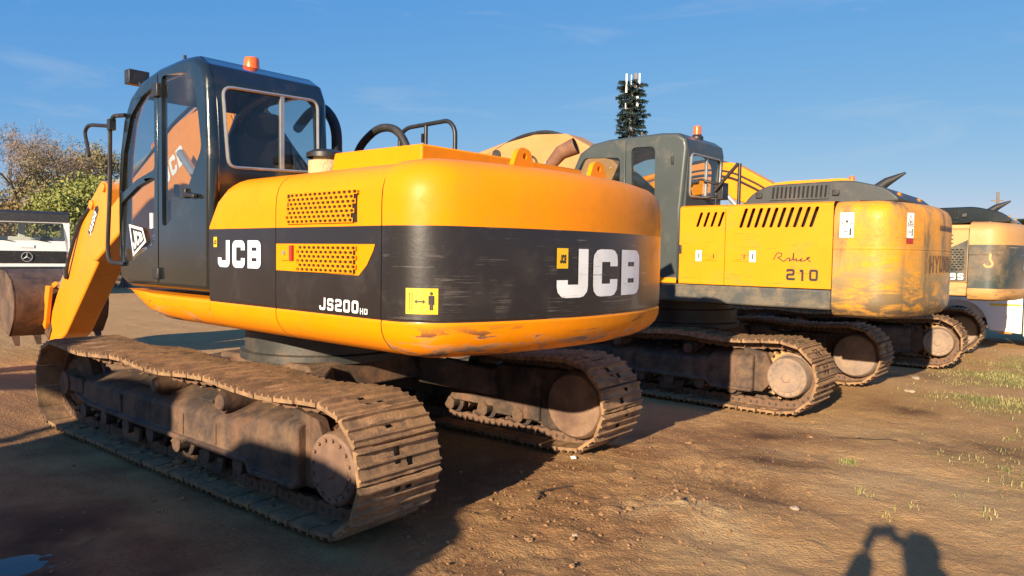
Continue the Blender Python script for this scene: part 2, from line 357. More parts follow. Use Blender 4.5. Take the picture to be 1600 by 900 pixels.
# ------------------------------------------------------------------ undercarriage
def rock_mesh(rng, s, mb, c, mat=0, flatn=.7):
    base = [Vector(v).normalized() for v in ((0, 0, 1), (0, 0, -1), (1, 0, 0), (-1, 0, 0), (0, 1, 0), (0, -1, 0), (1, 1, 1), (-1, 1, 1), (1, -1, 1), (-1, -1, 1), (1, 1, -1), (-1, 1, -1), (1, -1, -1), (-1, -1, -1))]
    fs = [(0, 6, 4, 7), (0, 7, 3, 9), (0, 9, 5, 8), (0, 8, 2, 6), (2, 6, 4, 10), (3, 7, 4, 11), (3, 9, 5, 13), (2, 8, 5, 12), (1, 10, 4, 11), (1, 11, 3, 13), (1, 13, 5, 12), (1, 12, 2, 10)]
    q = rng.rand(3) * .5 + .75; mb.add([(c[0] + v.x * s * q[0] * rng.uniform(.75, 1.2), c[1] + v.y * s * q[1] * rng.uniform(.75, 1.2), c[2] + v.z * s * flatn * rng.uniform(.7, 1.15)) for v in base], fs, mat)
MUDR = np.random.RandomState(3)
SHOES = {}
def shoe_mesh(p, variant, mud_amt, W=.6, key='s', links=True):
    k = (key, round(p, 4), variant, mud_amt)
    if k in SHOES: return SHOES[k]
    mb = MB(); rnd = random.Random(variant * 13 + 5)
    gx = [-.465, -.45, -.43, -.375, -.34, -.2, -.095, -.065, -.02, .01, .12, .235, .265, .31, .34, .44, .458]
    gz = [-.012, .008, .034, .034, .010, .009, .010, .027, .027, .010, .009, .010, .027, .027, .010, .009, -.012]
    ny = 15; ys = [-W / 2 + W * j / (ny - 1) for j in range(ny)]
    hole_j = (6, 8); hole_i = (4, 5, 9, 10)
    V = []; md = {}
    off = rnd.random() * 50
    for i, (x, z) in enumerate(zip(gx, gz)):
        for j, y in enumerate(ys):
            zz = z - (.010 if (j in (0, ny - 1) and z > .03) else 0)
            e = 1 - abs(y) / (W / 2)
            mu = (mnoise.fractal(Vector((x * p * 11 + off, y * 6, variant * 3.1)), 1, 2, 4) * .5 + .5) * .050 * mud_amt * min(1, max(0, (e - .08) / .45))
            mu -= .012
            if mu > zz: md[(i, j)] = 1; zz = min(mu, .034)
            V.append((x * p, y, zz + rnd.uniform(-.0006, .0006)))
    F = []; Mx = []
    for i in range(len(gx) - 1):
        for j in range(ny - 1):
            if i in hole_i and j in hole_j and mud_amt < 1.6 and not (i, j) in md: continue
            c = sum(md.get(q, 0) for q in ((i, j), (i + 1, j), (i, j + 1), (i + 1, j + 1)))
            F.append((i * ny + j, (i + 1) * ny + j, (i + 1) * ny + j + 1, i * ny + j + 1)); Mx.append(0)
    o = len(mb.v); mb.v += V; mb.f += [tuple(q) for q in F]; mb.m += Mx
    nb = len(mb.v); n = len(gx)
    edge = [(i, 0) for i in range(n)] + [(n - 1, j) for j in range(1, ny)] + [(i, ny - 1) for i in range(n - 2, -1, -1)] + [(0, j) for j in range(ny - 2, 0, -1)]
    bot = []
    for (i, j) in edge: x, y, z = V[i * ny + j]; bot.append((x, y, -.014))
    mb.v += bot; m = len(edge)
    for q in range(m):
        a, b = edge[q], edge[(q + 1) % m]
        mb.f.append((a[0] * ny + a[1], b[0] * ny + b[1], nb + (q + 1) % m, nb + q)); mb.m.append(0)
    mb.f.append(tuple(nb + q for q in range(m))); mb.m.append(0)
    if links:
        for s in (-1, 1):
            y0 = s * .085
            mb.prism([(-.54 * p, -.025), (-.5 * p, -.075), (-.3 * p, -.098), (0, -.088), (.3 * p, -.098), (.5 * p, -.075), (.54 * p, -.025), (.35 * p, -.004), (-.35 * p, -.004)], y0 - .02, y0 + .02, 'y', 3)
            for cx in (-.17, .17):
                d = s * .0215
                mb.add([(cx * p + .016 * math.cos(t), y0 + d, -.048 + .019 * math.sin(t)) for t in [q * math.pi / 4 for q in range(8)]], [tuple(range(8))], 2)
    me = mb.mesh('track_shoe', [m_trk, m_frm, m_dk, m_frm], 40); at = me.attributes.new('mud', 'FLOAT', 'POINT')
    for (i, j), _ in md.items(): at.data[i * ny + j].value = 1.0
    SHOES[k] = me; return me

def track_path(a, R):
    r = R - .034; P = []
    nb = 60
    for i in range(nb): P.append((-a + 2 * a * i / nb, R - r))
    for i in range(40): t = math.pi * i / 40; P.append((a + r * math.sin(t), R - r * math.cos(t)))
    for i in range(nb):
        x = a - 2 * a * i / nb; u = (x / a + 1) * 1.5
        P.append((x, R + r - .035 * math.sin(math.pi * (u % 1)) ** 2 * (1 if 0 < u < 3 else 0)))
    for i in range(40): t = math.pi * i / 40; P.append((-a - r * math.sin(t), R + r * math.cos(t)))
    P = [Vector((x, 0, z)) for x, z in P]; P.append(P[0].copy()); return P
def undercarriage(root, a, R, mud=1.0, gauge=1.195, phase=0.0, m_f=None, m_h=None, nsh=49, m_s=None):
    m_f = m_f or m_frm; m_h = m_h or m_hub
    P = track_path(a, R); cum = [0]
    for i in range(1, len(P)): cum.append(cum[-1] + (P[i] - P[i - 1]).length)
    Ltot = cum[-1]; p = Ltot / nsh
    def at(s):
        s %= Ltot; i = int(np.searchsorted(cum, s, 'right')) - 1; i = min(i, len(P) - 2); t = (s - cum[i]) / (cum[i + 1] - cum[i]); return P[i].lerp(P[i + 1], t)
    for side in (1, -1):
        yc = side * gauge
        # frame
        mb = MB(); o = side
        def ring(x, w, zb, zt, zs, fl=.0):
            q = [(-w, zb), (w + .03, zb), (w + .03, zb + .035), (w, zb + .04), (w, zs), (w - .025, zs + .028), (-w + .10, zt), (-w + .02, zt - .01), (-w, zs)]
            return [Vector((x, yc + o * y, z)) for y, z in q]
        rings = [ring(-a + .33, .195, .20, .655, .55), ring(-a + .36, .21, .20, .66, .56), ring(-a + .80, .21, .20, .645, .53), ring(-a + .84, .205, .255, .62, .485), ring(.4, .20, .26, .59, .465), ring(a - .60, .19, .27, .55, .45), ring(a - .25, .15, .29, .49, .43), ring(a - .12, .12, .31, .45, .41)]
        mb.loft(rings, 0, True, True, True)
        # yoke round the idler and end plate by the final drive
        mb.box((a - .12, yc + o * .15, .40), (.5, .05, .13), (0, .05 * 0, 0)); mb.box((a - .12, yc - o * .15, .40), (.5, .05, .13))
        mb.prism([(-a + .46, .2), (-a + .46, .66), (-a + .22, .62), (-a + .16, .5), (-a + .16, .3), (-a + .25, .2)], yc + o * .06, yc + o * .14, 'y')
        mb.prism([(-a + .46, .2), (-a + .46, .64), (-a + .05, .66), (-a - .18, .56), (-a - .27, .4), (-a - .18, .22), (-a, .14), (-a + .2, .14)], yc - o * .17, yc - o * .10, 'y')
        fr = mb.build('track_frame', m_f, root, .012)
        # sprocket and final drive
        sp = MB(); nt_ = 21; poly = []
        for i in range(nt_):
            for dt, rr in ((0, R - .115), (.18, R - .115), (.38, R - .165), (.8, R - .165)):
                t = 2 * math.pi * (i + dt) / nt_; poly.append((-a + rr * math.cos(t), R + rr * math.sin(t)))
        sp.prism(poly, yc - .03, yc + .03, 'y'); 
        for i in range(20):
            t = 2 * math.pi * i / 20; sp.cyl((-a + .262 * math.cos(t) * (R / .398), yc + o * .03, R + .262 * math.sin(t)), (-a + .262 * math.cos(t), yc + o * .05, R + .262 * math.sin(t)), .013, 6)
        sp.build('sprocket', m_s or m_f, fr)
        hb = MB()
        c = (-a - .035, yc, R - .005)
        prof = [(.235, .0), (.235, .05), (.215, .07), (.208, .20), (.20, .222), (.185, .232), (.15, .226), (.145, .234), (.05, .236), (.04, .246), (.0001, .247)]
        hb.lathe([(r_, h_ * o) for r_, h_ in prof], c, 'y', 36, 0, False)
        for i in range(16):
            t = 2 * math.pi * i / 16 + .1
            hb.cyl((c[0] + .168 * math.cos(t), yc + o * .234, c[2] + .168 * math.sin(t)), (c[0] + .168 * math.cos(t), yc + o * .243, c[2] + .168 * math.sin(t)), .011, 6)
        hb.build('final_drive', m_h, fr, 0)
        hi = MB(); hi.lathe([(r_, -h_ * o) for r_, h_ in ((.29, .0), (.29, .10), (.275, .20), (.25, .235), (.23, .24), (.0001, .24))], c, 'y', 36, 0, False)
        hi.build('drive_motor_cover', m_h, fr)
        idl = MB(); idl.lathe([(.05, -.19), (.10, -.19), (.12, -.09), (R - .20, -.09), (R - .15, -.05), (R - .13, -.045), (R - .13, .045), (R - .15, .05), (R - .20, .09), (.12, .09), (.10, .19), (.05, .19)], (a, yc, R), 'y', 32)
        idl.build('idler_wheel', m_f, fr)
        x0 = -a + .55; n = 8
        rm = None
        for i in range(n):
            x = x0 + (2 * a - 1.05) * i / (n - 1)
            if rm is None:
                r_ = MB(); r_.lathe([(.035, -.20), (.06, -.20), (.06, -.14), (.10, -.135), (.10, -.115), (.082, -.11), (.082, -.05), (.10, -.045), (.10, .045), (.082, .05), (.082, .11), (.10, .115), (.10, .135), (.06, .14), (.06, .22), (.035, .22)], (0, 0, 0), 'y', 18)
                rm = r_.mesh('track_roller', m_f)
            ro = link('track_roller', rm, fr); ro.location = (x, yc, .222)
            if i in (2, 5):
                g = MB(); g.prism([(x - .16, .215), (x + .16, .215), (x + .13, .10), (x - .13, .10)], yc + o * .15, yc + o * .18, 'y'); g.build('roller_guard', m_f, fr, .006)
            bk = MB(); bk.box((x, yc + o * .185, .245), (.10, .05, .05)); bk.build('roller_bracket', m_f, fr, .008)
        for x in (.18, -.75):
            r_ = MB(); r_.lathe([(.0001, .215), (.045, .215), (.055, .205), (.058, .17), (.074, .185), (.074, -.07), (.062, -.075), (.03, -.075)], (x, yc, R * 2 - .20), 'y', 20, 0, False)
            if side < 0: r_.v = [(vx, 2 * yc - vy, vz) for vx, vy, vz in r_.v]
            r_.build('carrier_roller', m_f, fr)
            r_ = MB(); r_.prism([(x - .07, .56), (x + .07, .56), (x + .05, R * 2 - .19), (x - .05, R * 2 - .19)], yc - .03, yc + .03); r_.build('roller_stand', m_f, fr, .006)
        for i in range(nsh):
            s0 = (i + phase) * p; A, B = at(s0), at(s0 + p); mid = (A + B) / 2; t = (B - A).normalized(); nrm = Vector((t.z, 0, -t.x)); yv = nrm.cross(t)
            var = random.randrange(5); me = shoe_mesh(p, var, mud)
            sh = link('track_shoe', me, fr)
            w = random.gauss(0, .008)
            t2 = (t + nrm * w).normalized(); n2 = Vector((t2.z, 0, -t2.x))
            sh.matrix_local = Matrix(((t2.x, yv.x, n2.x, mid.x), (t2.y, yv.y, n2.y, yc + random.gauss(0, .004)), (t2.z, yv.z, n2.z, mid.z), (0, 0, 0, 1)))
        # dirt fallen on the frame, the chain and the shoes
        md_ = MB(); nm = int(60 * min(mud, 1.2))
        for k in range(nm):
            x = MUDR.uniform(-a - .1, a + .1); s_ = .015 + .035 * MUDR.rand() ** 2; rock_mesh(MUDR, s_, md_, (x, yc + o * MUDR.uniform(.09, .26) , .05 + s_ * .05), 0, .45)
        for k in range(nm // 2):
            x = MUDR.uniform(-a + .5, a - .3); s_ = .008 + .022 * MUDR.rand() ** 2; rock_mesh(MUDR, s_, md_, (x, yc + o * MUDR.uniform(-.06, .02), .585 + s_ * .1), 0, .5)
        for k in range(nm // 3):
            x = MUDR.uniform(-a + .4, a - .2); s_ = .012 + .02 * MUDR.rand(); rock_mesh(MUDR, s_, md_, (x, yc + o * MUDR.uniform(.10, .20), .235 + MUDR.uniform(-.05, .02)), 0, .8)
        tag(md_.build('caked_mud', m_mud, root, 0, 50), kind='stuff')
        # edge plates and lids along the frame
        for x in (-a + 1.25, -.25, .75):
            pb = MB(); pb.prism([(x - .012, .24), (x + .012, .24), (x + .012, .45), (x - .012, .45)], yc + o * .195, yc + o * .212); pb.build('frame_rib', m_f, fr, .003)
        for x in (-.38, .55):
            pb = MB(); pb.box((x, yc + o * .06, .555), (.18, .09, .04), (-o * .45, 0, 0)); pb.build('frame_lid', m_dk, fr, .004)
    # car body and turntable
    mb = MB(); mb.prism([(-.75, .55), (.75, .55), (.62, .74), (-.62, .74)], -.62, .62, 'y')
    for sx in (-1, 1):
        for sy in (-1, 1):
            r0 = [Vector((sx * x, sy * .45, z)) for x, z in ((.2, .50), (.75, .50), (.72, .73), (.25, .74))]
            r1 = [Vector((sx * x, sy * (gauge - .14), z)) for x, z in ((.62, .34), (1.22, .34), (1.16, .58), (.70, .60))]
            mb.loft([r0, r1], 0, True, True, True)
    mb.build('car_body', m_f, root, .02)
    mb = MB(); mb.lathe([(.70, .72), (.70, .78), (.66, .79), (.66, .95), (.62, .96), (.62, 1.08)], (0, 0, 0), 'z', 40); mb.build('turntable', m_grey, root)

# ------------------------------------------------------------------ plan outline of the upper body
def outline(half, tail, R, r, x_front, n=26, m=9):
    """left front -> round the tail -> right front; returns points and outward normals"""
    ax = -(tail - R); yc = half - r; d = R - r; xc = ax - math.sqrt(d * d - yc * yc); phi = math.atan2(yc, xc - ax)
    pts = []
    for k in range(13): x = x_front + (xc - x_front) * k / 13; pts.append(((x, half), (0, 1)))
    for k in range(m + 1): t = math.pi / 2 + (phi - math.pi / 2) * k / m; pts.append(((xc + r * math.cos(t), yc + r * math.sin(t)), (math.cos(t), math.sin(t))))
    for k in range(1, n): t = phi + (2 * math.pi - 2 * phi) * k / n; pts.append(((ax + R * math.cos(t), R * math.sin(t)), (math.cos(t), math.sin(t))))
    L_ = [((p[0], -p[1]), (q[0], -q[1])) for p, q in pts[:13 + m + 1]][::-1]
    return pts + L_
class Skin:
    """surface of the upper body: arc length s along the outline (0 at x = x_ref on the left side), height z"""
    def __init__(s, half, tail, R, r, x_front):
        s.o = outline(half, tail, R, r, x_front, 60, 14); s.cum = [0]
        for (p, _), (q, _) in zip(s.o[:-1], s.o[1:]): s.cum.append(s.cum[-1] + math.dist(p, q))
    def at(s, d):
        i = min(max(int(np.searchsorted(s.cum, d, 'right')) - 1, 0), len(s.o) - 2); t = (d - s.cum[i]) / (s.cum[i + 1] - s.cum[i])
        (p, n), (q, m) = s.o[i], s.o[i + 1]
        N = Vector((n[0] + (m[0] - n[0]) * t, n[1] + (m[1] - n[1]) * t)).normalized()
        return Vector((p[0] + (q[0] - p[0]) * t, p[1] + (q[1] - p[1]) * t)), N
    def pt(s, d, z, off=.004): p, n = s.at(d); return Vector((p.x + n.x * off, p.y + n.y * off, z))
def body_shell(outl, prof, bands, zmod=None, thick_caps=True):
    """loft of an inset/height profile along an outline; bands = material index per profile segment"""
    mb = MB(); rings = []
    for (p, n) in outl:
        ring = []
        for d, z in prof:
            zz = zmod(p[0], z) if zmod else z
            ring.append(Vector((p[0] - n[0] * d, p[1] - n[1] * d, zz)))
        rings.append(ring)
    mb.loft(rings, lambda i, j: bands[j])
    # close the two ends
    for r in (rings[0], rings[-1]): mb.add(r, [tuple(range(len(r)))], max(bands) + 1)
    return mb
def clip_outline(outl, x0, x1, left=True):
    """part of the left (or right) straight side between x0 > x1"""
    y = outl[0][0][1]; n = 10
    s = 1 if left else -1
    return [((x0 + (x1 - x0) * k / n, s * y), (0, s)) for k in range(n + 1)]
def rect_loop(u0, v0, u1, v1): return [(u0, v0), (u1, v0), (u1, v1), (u0, v1)]
def round_loop(pts, r, n=3): return [(p.x, p.y) for p in fillet([Vector(p) for p in pts], r, n, True)]
def holes_sheet(mb, cells, fn, t, mat=0, nseg=8):
    """perforated sheet: each cell (u0,v0,u1,v1,hu,hv) is a quad ring round a rounded hole"""
    for (u0, v0, u1, v1, hu, hv, sk) in cells:
        cu, cv = (u0 + u1) / 2, (v0 + v1) / 2
        inner = [(cu + hu * max(-1, min(1, 1.25 * math.cos(q))) + sk * hv * max(-1, min(1, 1.25 * math.sin(q))), cv + hv * max(-1, min(1, 1.25 * math.sin(q)))) for q in [math.pi / 8 + math.pi / 4 * k for k in range(8)]]
        um, vm = (u0 + u1) / 2, (v0 + v1) / 2
        outer = [(u1, vm), (u1, v1), (um, v1), (u0, v1), (u0, vm), (u0, v0), (um, v0), (u1, v0)]
        # outer[k] lies between inner[k-1] and inner[k]
        vs = [fn(*q, 0) for q in inner] + [fn(*q, 0) for q in outer] + [fn(*q, -t) for q in inner]
        fs = []
        for k in range(8):
            k2 = (k + 1) % 8; fs.append((8 + k2, k2, k)); fs.append((8 + k, 8 + k2, k)); fs.append((k, k2, 16 + k2, 16 + k))
        mb.add(vs, fs, mat)

# ------------------------------------------------------------------ cab
def inset(poly, d):
    n = len(poly); out = []
    area = sum(poly[i][0] * poly[(i + 1) % n][1] - poly[(i + 1) % n][0] * poly[i][1] for i in range(n)); sg = 1 if area > 0 else -1
    for i in range(n):
        p = Vector(poly[i]); a = (p - Vector(poly[i - 1])).normalized(); b = (Vector(poly[(i + 1) % n]) - p).normalized()
        na = Vector((-a.y, a.x)) * sg; nb = Vector((-b.y, b.x)) * sg; m = na + nb; m = m / max(m.length_squared / 2, .4)
        out.append(tuple(p + m * d))
    return out
def clip_poly(poly, x, keep_gt):
    out = []; n = len(poly)
    for i in range(n):
        a, b = poly[i], poly[(i + 1) % n]; ia = (a[0] > x) == keep_gt; ib = (b[0] > x) == keep_gt
        if ia: out.append(a)
        if ia != ib: t = (x - a[0]) / (b[0] - a[0]); out.append((x, a[1] + (b[1] - a[1]) * t))
    return out
def make_cab(root, rz, prof, y0, y1, roof_i, holes_body, holes_door, door_x, right_hole, rear_hole, rear_i, glass_i, paint, glass, trim, bar_y=None, R=.05):
    """prof runs from front bottom over the roof to rear bottom; roof_i/rear_i/glass_i are index ranges of its segments"""
    ip = inset(prof, R)
    fl = lambda u, v, w: (u, y1 + w, v); fr = lambda u, v, w: (u, y0 - w, v)
    mb = MB()
    body = clip_poly(ip, door_x, False); door = clip_poly(ip, door_x + .008, True)
    mb.plate(body, holes_body, fl, .045)
    mb.plate(ip, right_hole, fr, .04)
    for y in (y1 - R, y0 + R): mb.tube([(p[0], y, p[1]) for p in ip], R, 12, closed=True)
    lo, hi = roof_i
    mb.loft([[Vector((p[0], y, p[1])) for p in prof[lo:hi + 1]] for y in (y0 + R, y1 - R)])
    lo2, hi2 = rear_i
    rx0, rz0 = prof[lo2]; rx1, rz1 = prof[hi2]
    fx = lambda v: rx0 + (rx1 - rx0) * (v - rz0) / (rz1 - rz0)
    mb.plate([(y0 + R, rz1), (y1 - R, rz1), (y1 - R, rz0), (y0 + R, rz0)], [rear_hole], lambda u, v, w: (fx(v) - w, u, v), .03)
    mb.box(((prof[0][0] + prof[-1][0]) / 2, (y0 + y1) / 2, prof[-1][1] + .03), (prof[0][0] - prof[-1][0] - .04, y1 - y0 - .08, .05))
    cab = mb.build('cab', paint, root, 0, 32, rz)
    d = MB(); d.plate(door, holes_door, lambda u, v, w: (u, y1 + .004 + w, v), .045); dr = d.build('door', paint, cab, .004)
    # panes
    for h in holes_body: q = MB(); q.add([(u, y1 - .016, v) for u, v in inset(h, -.01)], [tuple(range(len(h)))]); q.build('window_pane', glass, cab, 0, 0)
    for h in holes_door: q = MB(); q.add([(u, y1 - .014, v) for u, v in inset(h, -.01)], [tuple(range(len(h)))]); q.build('window_pane', glass, dr, 0, 0)
    for h in right_hole: q = MB(); q.add([(u, y0 + .014, v) for u, v in inset(h, -.01)], [tuple(range(len(h)))]); q.build('window_pane', glass, cab, 0, 0)
    q = MB(); q.add([(fx(v) + .012, u, v) for u, v in inset(rear_hole, -.01)], [tuple(range(len(rear_hole)))]); q.build('window_pane', glass, cab, 0, 0)
    q = MB(); q.tube([(fx(p[1]) - .004, p[0], p[1]) for p in rear_hole], .012, 6, closed=True); q.build('window_trim', trim, cab)
    if bar_y is not None:
        z0, z1 = min(p[1] for p in rear_hole), max(p[1] for p in rear_hole)
        q = MB(); q.box((fx((z0 + z1) / 2) + .01, bar_y, (z0 + z1) / 2), (.03, .03, z1 - z0 - .01)); q.build('window_bar', trim, cab)
    lo3, hi3 = glass_i
    q = MB(); q.loft([[Vector((p[0] - .006, y, p[1])) for p in prof[lo3:hi3 + 1]] for y in (y0 + R, y1 - R)]); q.build('windshield', glass, cab, 0, 50)
    ym = (y0 + y1) / 2
    q = MB(); q.prism([(-.25, 1.9), (-.08, 1.86), (-.12, 2.15), (-.2, 2.46), (-.3, 2.48), (-.34, 2.3)], ym - .24, ym + .24); q.prism([(-.2, 1.72), (.32, 1.74), (.34, 1.86), (-.2, 1.84)], ym - .25, ym + .25)
    q.prism([(-.31, 2.47), (-.22, 2.47), (-.25, 2.66), (-.33, 2.66)], ym - .13, ym + .13); q.build('seat', m_seat, cab, .05, 35, 0, 3)
    q = MB()
    for s in (-1, 1): q.prism([(-.1, 1.4), (.45, 1.4), (.5, 1.95), (.3, 2.02), (-.1, 1.9)], ym + s * .36 - .07, ym + s * .36 + .07); q.tube([(.38, ym + s * .36, 1.98), (.4, ym + s * .36, 2.12)], .022, 8)
    q.build('console', m_seat, cab, .02)
    return cab, dr
JP = [(1.0, 1.30), (1.16, 1.35), (1.20, 1.6), (1.195, 2.1), (1.155, 2.4), (1.07, 2.68), (.93, 2.85), (.72, 2.95), (.4, 3.005), (0, 3.02), (-.2, 3.005), (-.33, 2.93), (-.385, 2.82), (-.42, 2.3), (-.42, 1.30)]

def cylinder_ram(mb, a, b, r=.075, split=.55, mat=0, rod=1):
    a, b = Vector(a), Vector(b); c = a.lerp(b, split); mb.tube([a, c], r, 14, mat); mb.tube([c, c.lerp(b, .02)], r * 1.15, 14, mat); mb.tube([c, b], r * .52, 10, rod)

def boom_set(root, rz, col, side_pts, tip, stick_pts, bucket_pts, yc=0, hw=.22, hoses=None, m_bk=None):
    b = MB(); b.prism(side_pts, yc - hw, yc + hw); bo = b.build('boom', col, root, .025, 35, rz)
    s = MB(); s.prism(stick_pts, yc - hw * .8, yc + hw * .8); st = s.build('stick', col, root, .025, 35, rz)
    return bo, st

# ------------------------------------------------------------------ the large yellow and black excavator
def jcb():
    root = empty('excavator', (0, 0, 0)); tag(root, 'yellow and black excavator with white JCB lettering, nearest to the camera', 'excavator', 'excavators parked in a row')
    undercarriage(root, 1.944, .398, 1.0, phase=.35)
    rz = rad(-2)
    ol = outline(1.25, 2.9, 2.8, .35, -.42); sk = Skin(1.25, 2.9, 2.8, .35, -.42)
    prof = [(.42, 1.02), (.26, 1.03), (.15, 1.05), (.07, 1.09), (.025, 1.14), (.004, 1.19), (0, 1.235), (.006, 1.247), (.006, 1.252), (0, 1.262), (0, 1.5), (0, 1.755), (0, 1.757), (0, 1.88), (.006, 1.95), (.022, 2.005), (.05, 2.045), (.09, 2.078), (.15, 2.10), (.25, 2.12), (.40, 2.132), (.62, 2.14)]
    bands = [0] * 7 + [1] * 1 + [1] * 3 + [0] * 11
    def zm_front(x, z):
        if z < 1.757: return z
        t = min(max((-.42 - x) / .26, 0), 1); g = math.sqrt(max(0, 1 - (1 - t) ** 2)); return 1.757 + (z - 1.757) * max(g, .12)
    def zm_cw(x, z): return z + (.012 if z > 2 else 0)
    # panels on both sides and the counterweight
    for left in (True, False):
        for k, (x0, x1) in enumerate(((-.42, -1.277), (-1.285, -2.318))):
            mb = body_shell(clip_outline(ol, x0, x1, left), prof, bands, zm_front if k == 0 else None)
            p = mb.build('side_panel', [m_yel, m_blk, m_dark], root, 0, 30, rz)
            if left and k == 0: pan_f = p
            if left and k == 1: pan_m = p
    cw_o = [q for q in ol if q[0][0] < -2.33]; cw_o = [((-2.326, 1.25), (0, 1))] + cw_o + [((-2.326, -1.25), (0, -1))]
    cw = body_shell(cw_o, prof, bands, zm_cw).build('counterweight', [m_yelc, m_blkc, m_dark], root, 0, 30, rz)
    # deck between, floor under
    mb = MB(); mb.box((-1.45, 0, 2.10), (2.1, 1.5, .06)); mb.prism([(q[0][0] - q[1][0] * .45, q[0][1] - q[1][1] * .45) for q in cw_o], 2.09, 2.143, 'z'); mb.build('hood_deck', m_yel, root, 0, 35, rz)
    mb = MB(); mb.box((-.6, 0, 1.085), (3.4, 1.9, .09)); mb.prism([(q[0][0] - q[1][0] * .40, q[0][1] - q[1][1] * .40) for q in cw_o], 1.03, 1.10, 'z'); mb.build('floor_frame', m_dk, root, 0, 35, rz)
    # engine bay wall so that vents are dark; front wall by the boom
    mb = MB(); mb.box((-.5, -.35, 1.6), (.05, 1.1, .95)); mb.box((.35, -.75, 1.5), (1.7, .9, .75)); mb.build('tank_housing', m_blk, root, .03, 35, rz)
    # yellow skirt under the cab
    rings = []
    for k in range(15):
        x = -.416 + 1.55 * k / 14; t = max(0, (x - .45) / .69); up = .17 * t ** 2.0; ins = .05 * t ** 2
        rings.append([Vector((x, 1.25 - d - ins, min(z + up, 1.262 + .01 * t))) for d, z in prof[:10]] + [Vector((x, .7, 1.262)), Vector((x, .7, 1.03 + up))])
    mb = MB(); mb.loft(rings, 0, True, True, True); mb.build('cab_skirt', m_yelc, root, 0, 30, rz)
    # engine cover box
    mb = MB(); mb.prism([(-2.02, 2.13), (-2.02, 2.285), (-1.12, 2.295), (-1.07, 2.14)], -.98, .70); mb.build('engine_cover', m_yel, root, .012, 35, rz)
    for y in (.39, -.39):
        mb = MB(); mb.plate(round_loop([(-.10, 0), (.10, 0), (.055, .10), (-.02, .115), (-.06, .09)], .02), [[(.02 * math.cos(t) + .005, .062 + .02 * math.sin(t)) for t in [q * math.pi / 4 for q in range(8)]]], lambda u, v, w, y=y: (-2.55 + w, y - u, 2.135 + v), .035); mb.build('lifting_eye', m_yel, cw)
    # grilles
    pl = lambda off: (lambda u, v, w: (u, 1.25 + off + w, v))
    def grille(x_l, z_t, cols, rows, dx, dz, hu, hv, sk, m, parent, trim=0):
        cells = []
        for r in range(rows):
            xo = x_l + (dx * .5 if r % 2 else 0) + r * sk * dz
            for c in range(cols): cells.append((xo - (c + 1) * dx, z_t - (r + 1) * dz, xo - c * dx, z_t - r * dz, hu, hv, 0))
        mb = MB(); holes_sheet(mb, cells, pl(.013), .012); mb.build('grille', m, parent, 0, 0)
        xs = [c[0] for c in cells] + [c[2] for c in cells]; zs = [c[1] for c in cells] + [c[3] for c in cells]
        mb = MB(); mb.box(((min(xs) + max(xs)) / 2, 1.253, (min(zs) + max(zs)) / 2), (max(xs) - min(xs) - .03, .004, max(zs) - min(zs) - .004)); mb.build('grille_backing', m_dark, parent, 0, 0)
    grille(-1.46, 1.958, 14, 7, .0475, .0262, .0165, .0088, .25, m_yel, pan_m)
    d = MB(); d.add([pl(.003)(x, z, 0) for x, z in ((-1.29, 1.655), (-2.27, 1.655), (-2.255, 1.62), (-2.20, 1.54), (-2.13, 1.482), (-1.29, 1.49))], [tuple(range(6))]); d.build('yellow_flash', m_yel, pan_m, 0, 0)
    grille(-1.545, 1.646, 12, 6, .0475, .0262, .0165, .0088, .0, m_yel, pan_m)
    d = MB(); d.box((-1.42, 1.258, 1.60), (.125, .012, .095)); d.box((-1.475, 1.262, 1.60), (.03, .016, .09), None, 1); d.cyl((-1.40, 1.264, 1.60), (-1.40, 1.272, 1.60), .014, 10, 2); d.build('door_lock', [m_yel, m_redw, m_silver], pan_m, 0)
    # lettering
    h = .185; d = MB(); letters(d, 'JCB', lambda u, v: (-.545 - u * h * 1.12, 1.2535, 1.492 + v * h), .25); d.build('lettering', m_blu, pan_f, 0, 0)
    d = MB(); d.add([(x, 1.254, z) for x, z in ((-.487, 1.63), (-.535, 1.63), (-.535, 1.70), (-.487, 1.70))], [(0, 1, 2, 3)]); letters(d, 'JCB', lambda u, v: (-.494 - u * .012, 1.2552, 1.648 + v * .03), .22, mat=1); d.build('maker_plate', [m_yd, m_bd], pan_f, 0, 0)
    h = .075; d = MB(); w = letters(d, 'JS200', lambda u, v: (-1.755 - u * h * 1.08 - .02 * v * h, 1.2535, 1.268 + v * h), .20); letters(d, 'HD', lambda u, v: (-1.755 - w * h * 1.08 - .012 - u * .034 * 1.15, 1.2535, 1.268 + v * .034), .17); d.build('model_lettering', m_whd, pan_m, 0, 0)
    # rear logo on the counterweight surface
    s_mid = sk.cum[-1] / 2
    h = .285; d = MB(); tw = (3 * .8 + 2 * .16) * h * 1.17; s0 = s_mid - tw / 2 + .03
    letters(d, 'JCB', lambda u, v: sk.pt(s0 + u * h * 1.17, 1.365 + v * h, .004), .27, step=.1); d.build('lettering', m_whd, cw, 0, 0)
    d = MB(); d.add([sk.pt(s0 + a, b, .004) for a, b in ((-.004, 1.535), (.088, 1.535), (.088, 1.652), (-.004, 1.652))], [(0, 1, 2, 3)]); letters(d, 'JCB', lambda u, v: sk.pt(s0 + .02 + u * .018, 1.565 + v * .05, .0055), .24, mat=1, rnd=.1); d.build('maker_plate', [m_yd, m_bd], cw, 0, 0)
    # keep-clear decal: machine edge, double arrow, standing figure
    sd = s_mid
    for k in range(2000):
        if sk.at(k * .002)[0].x < -2.575: sd = k * .002; break
    d = MB(); q = lambda a, b, o=.004: sk.pt(sd - .085 + a, 1.293 + b, o)
    for k in range(4): d.add([q(k * .043, 0), q(k * .043 + .043, 0), q(k * .043 + .043, .135), q(k * .043, .135)], [(0, 1, 2, 3)])
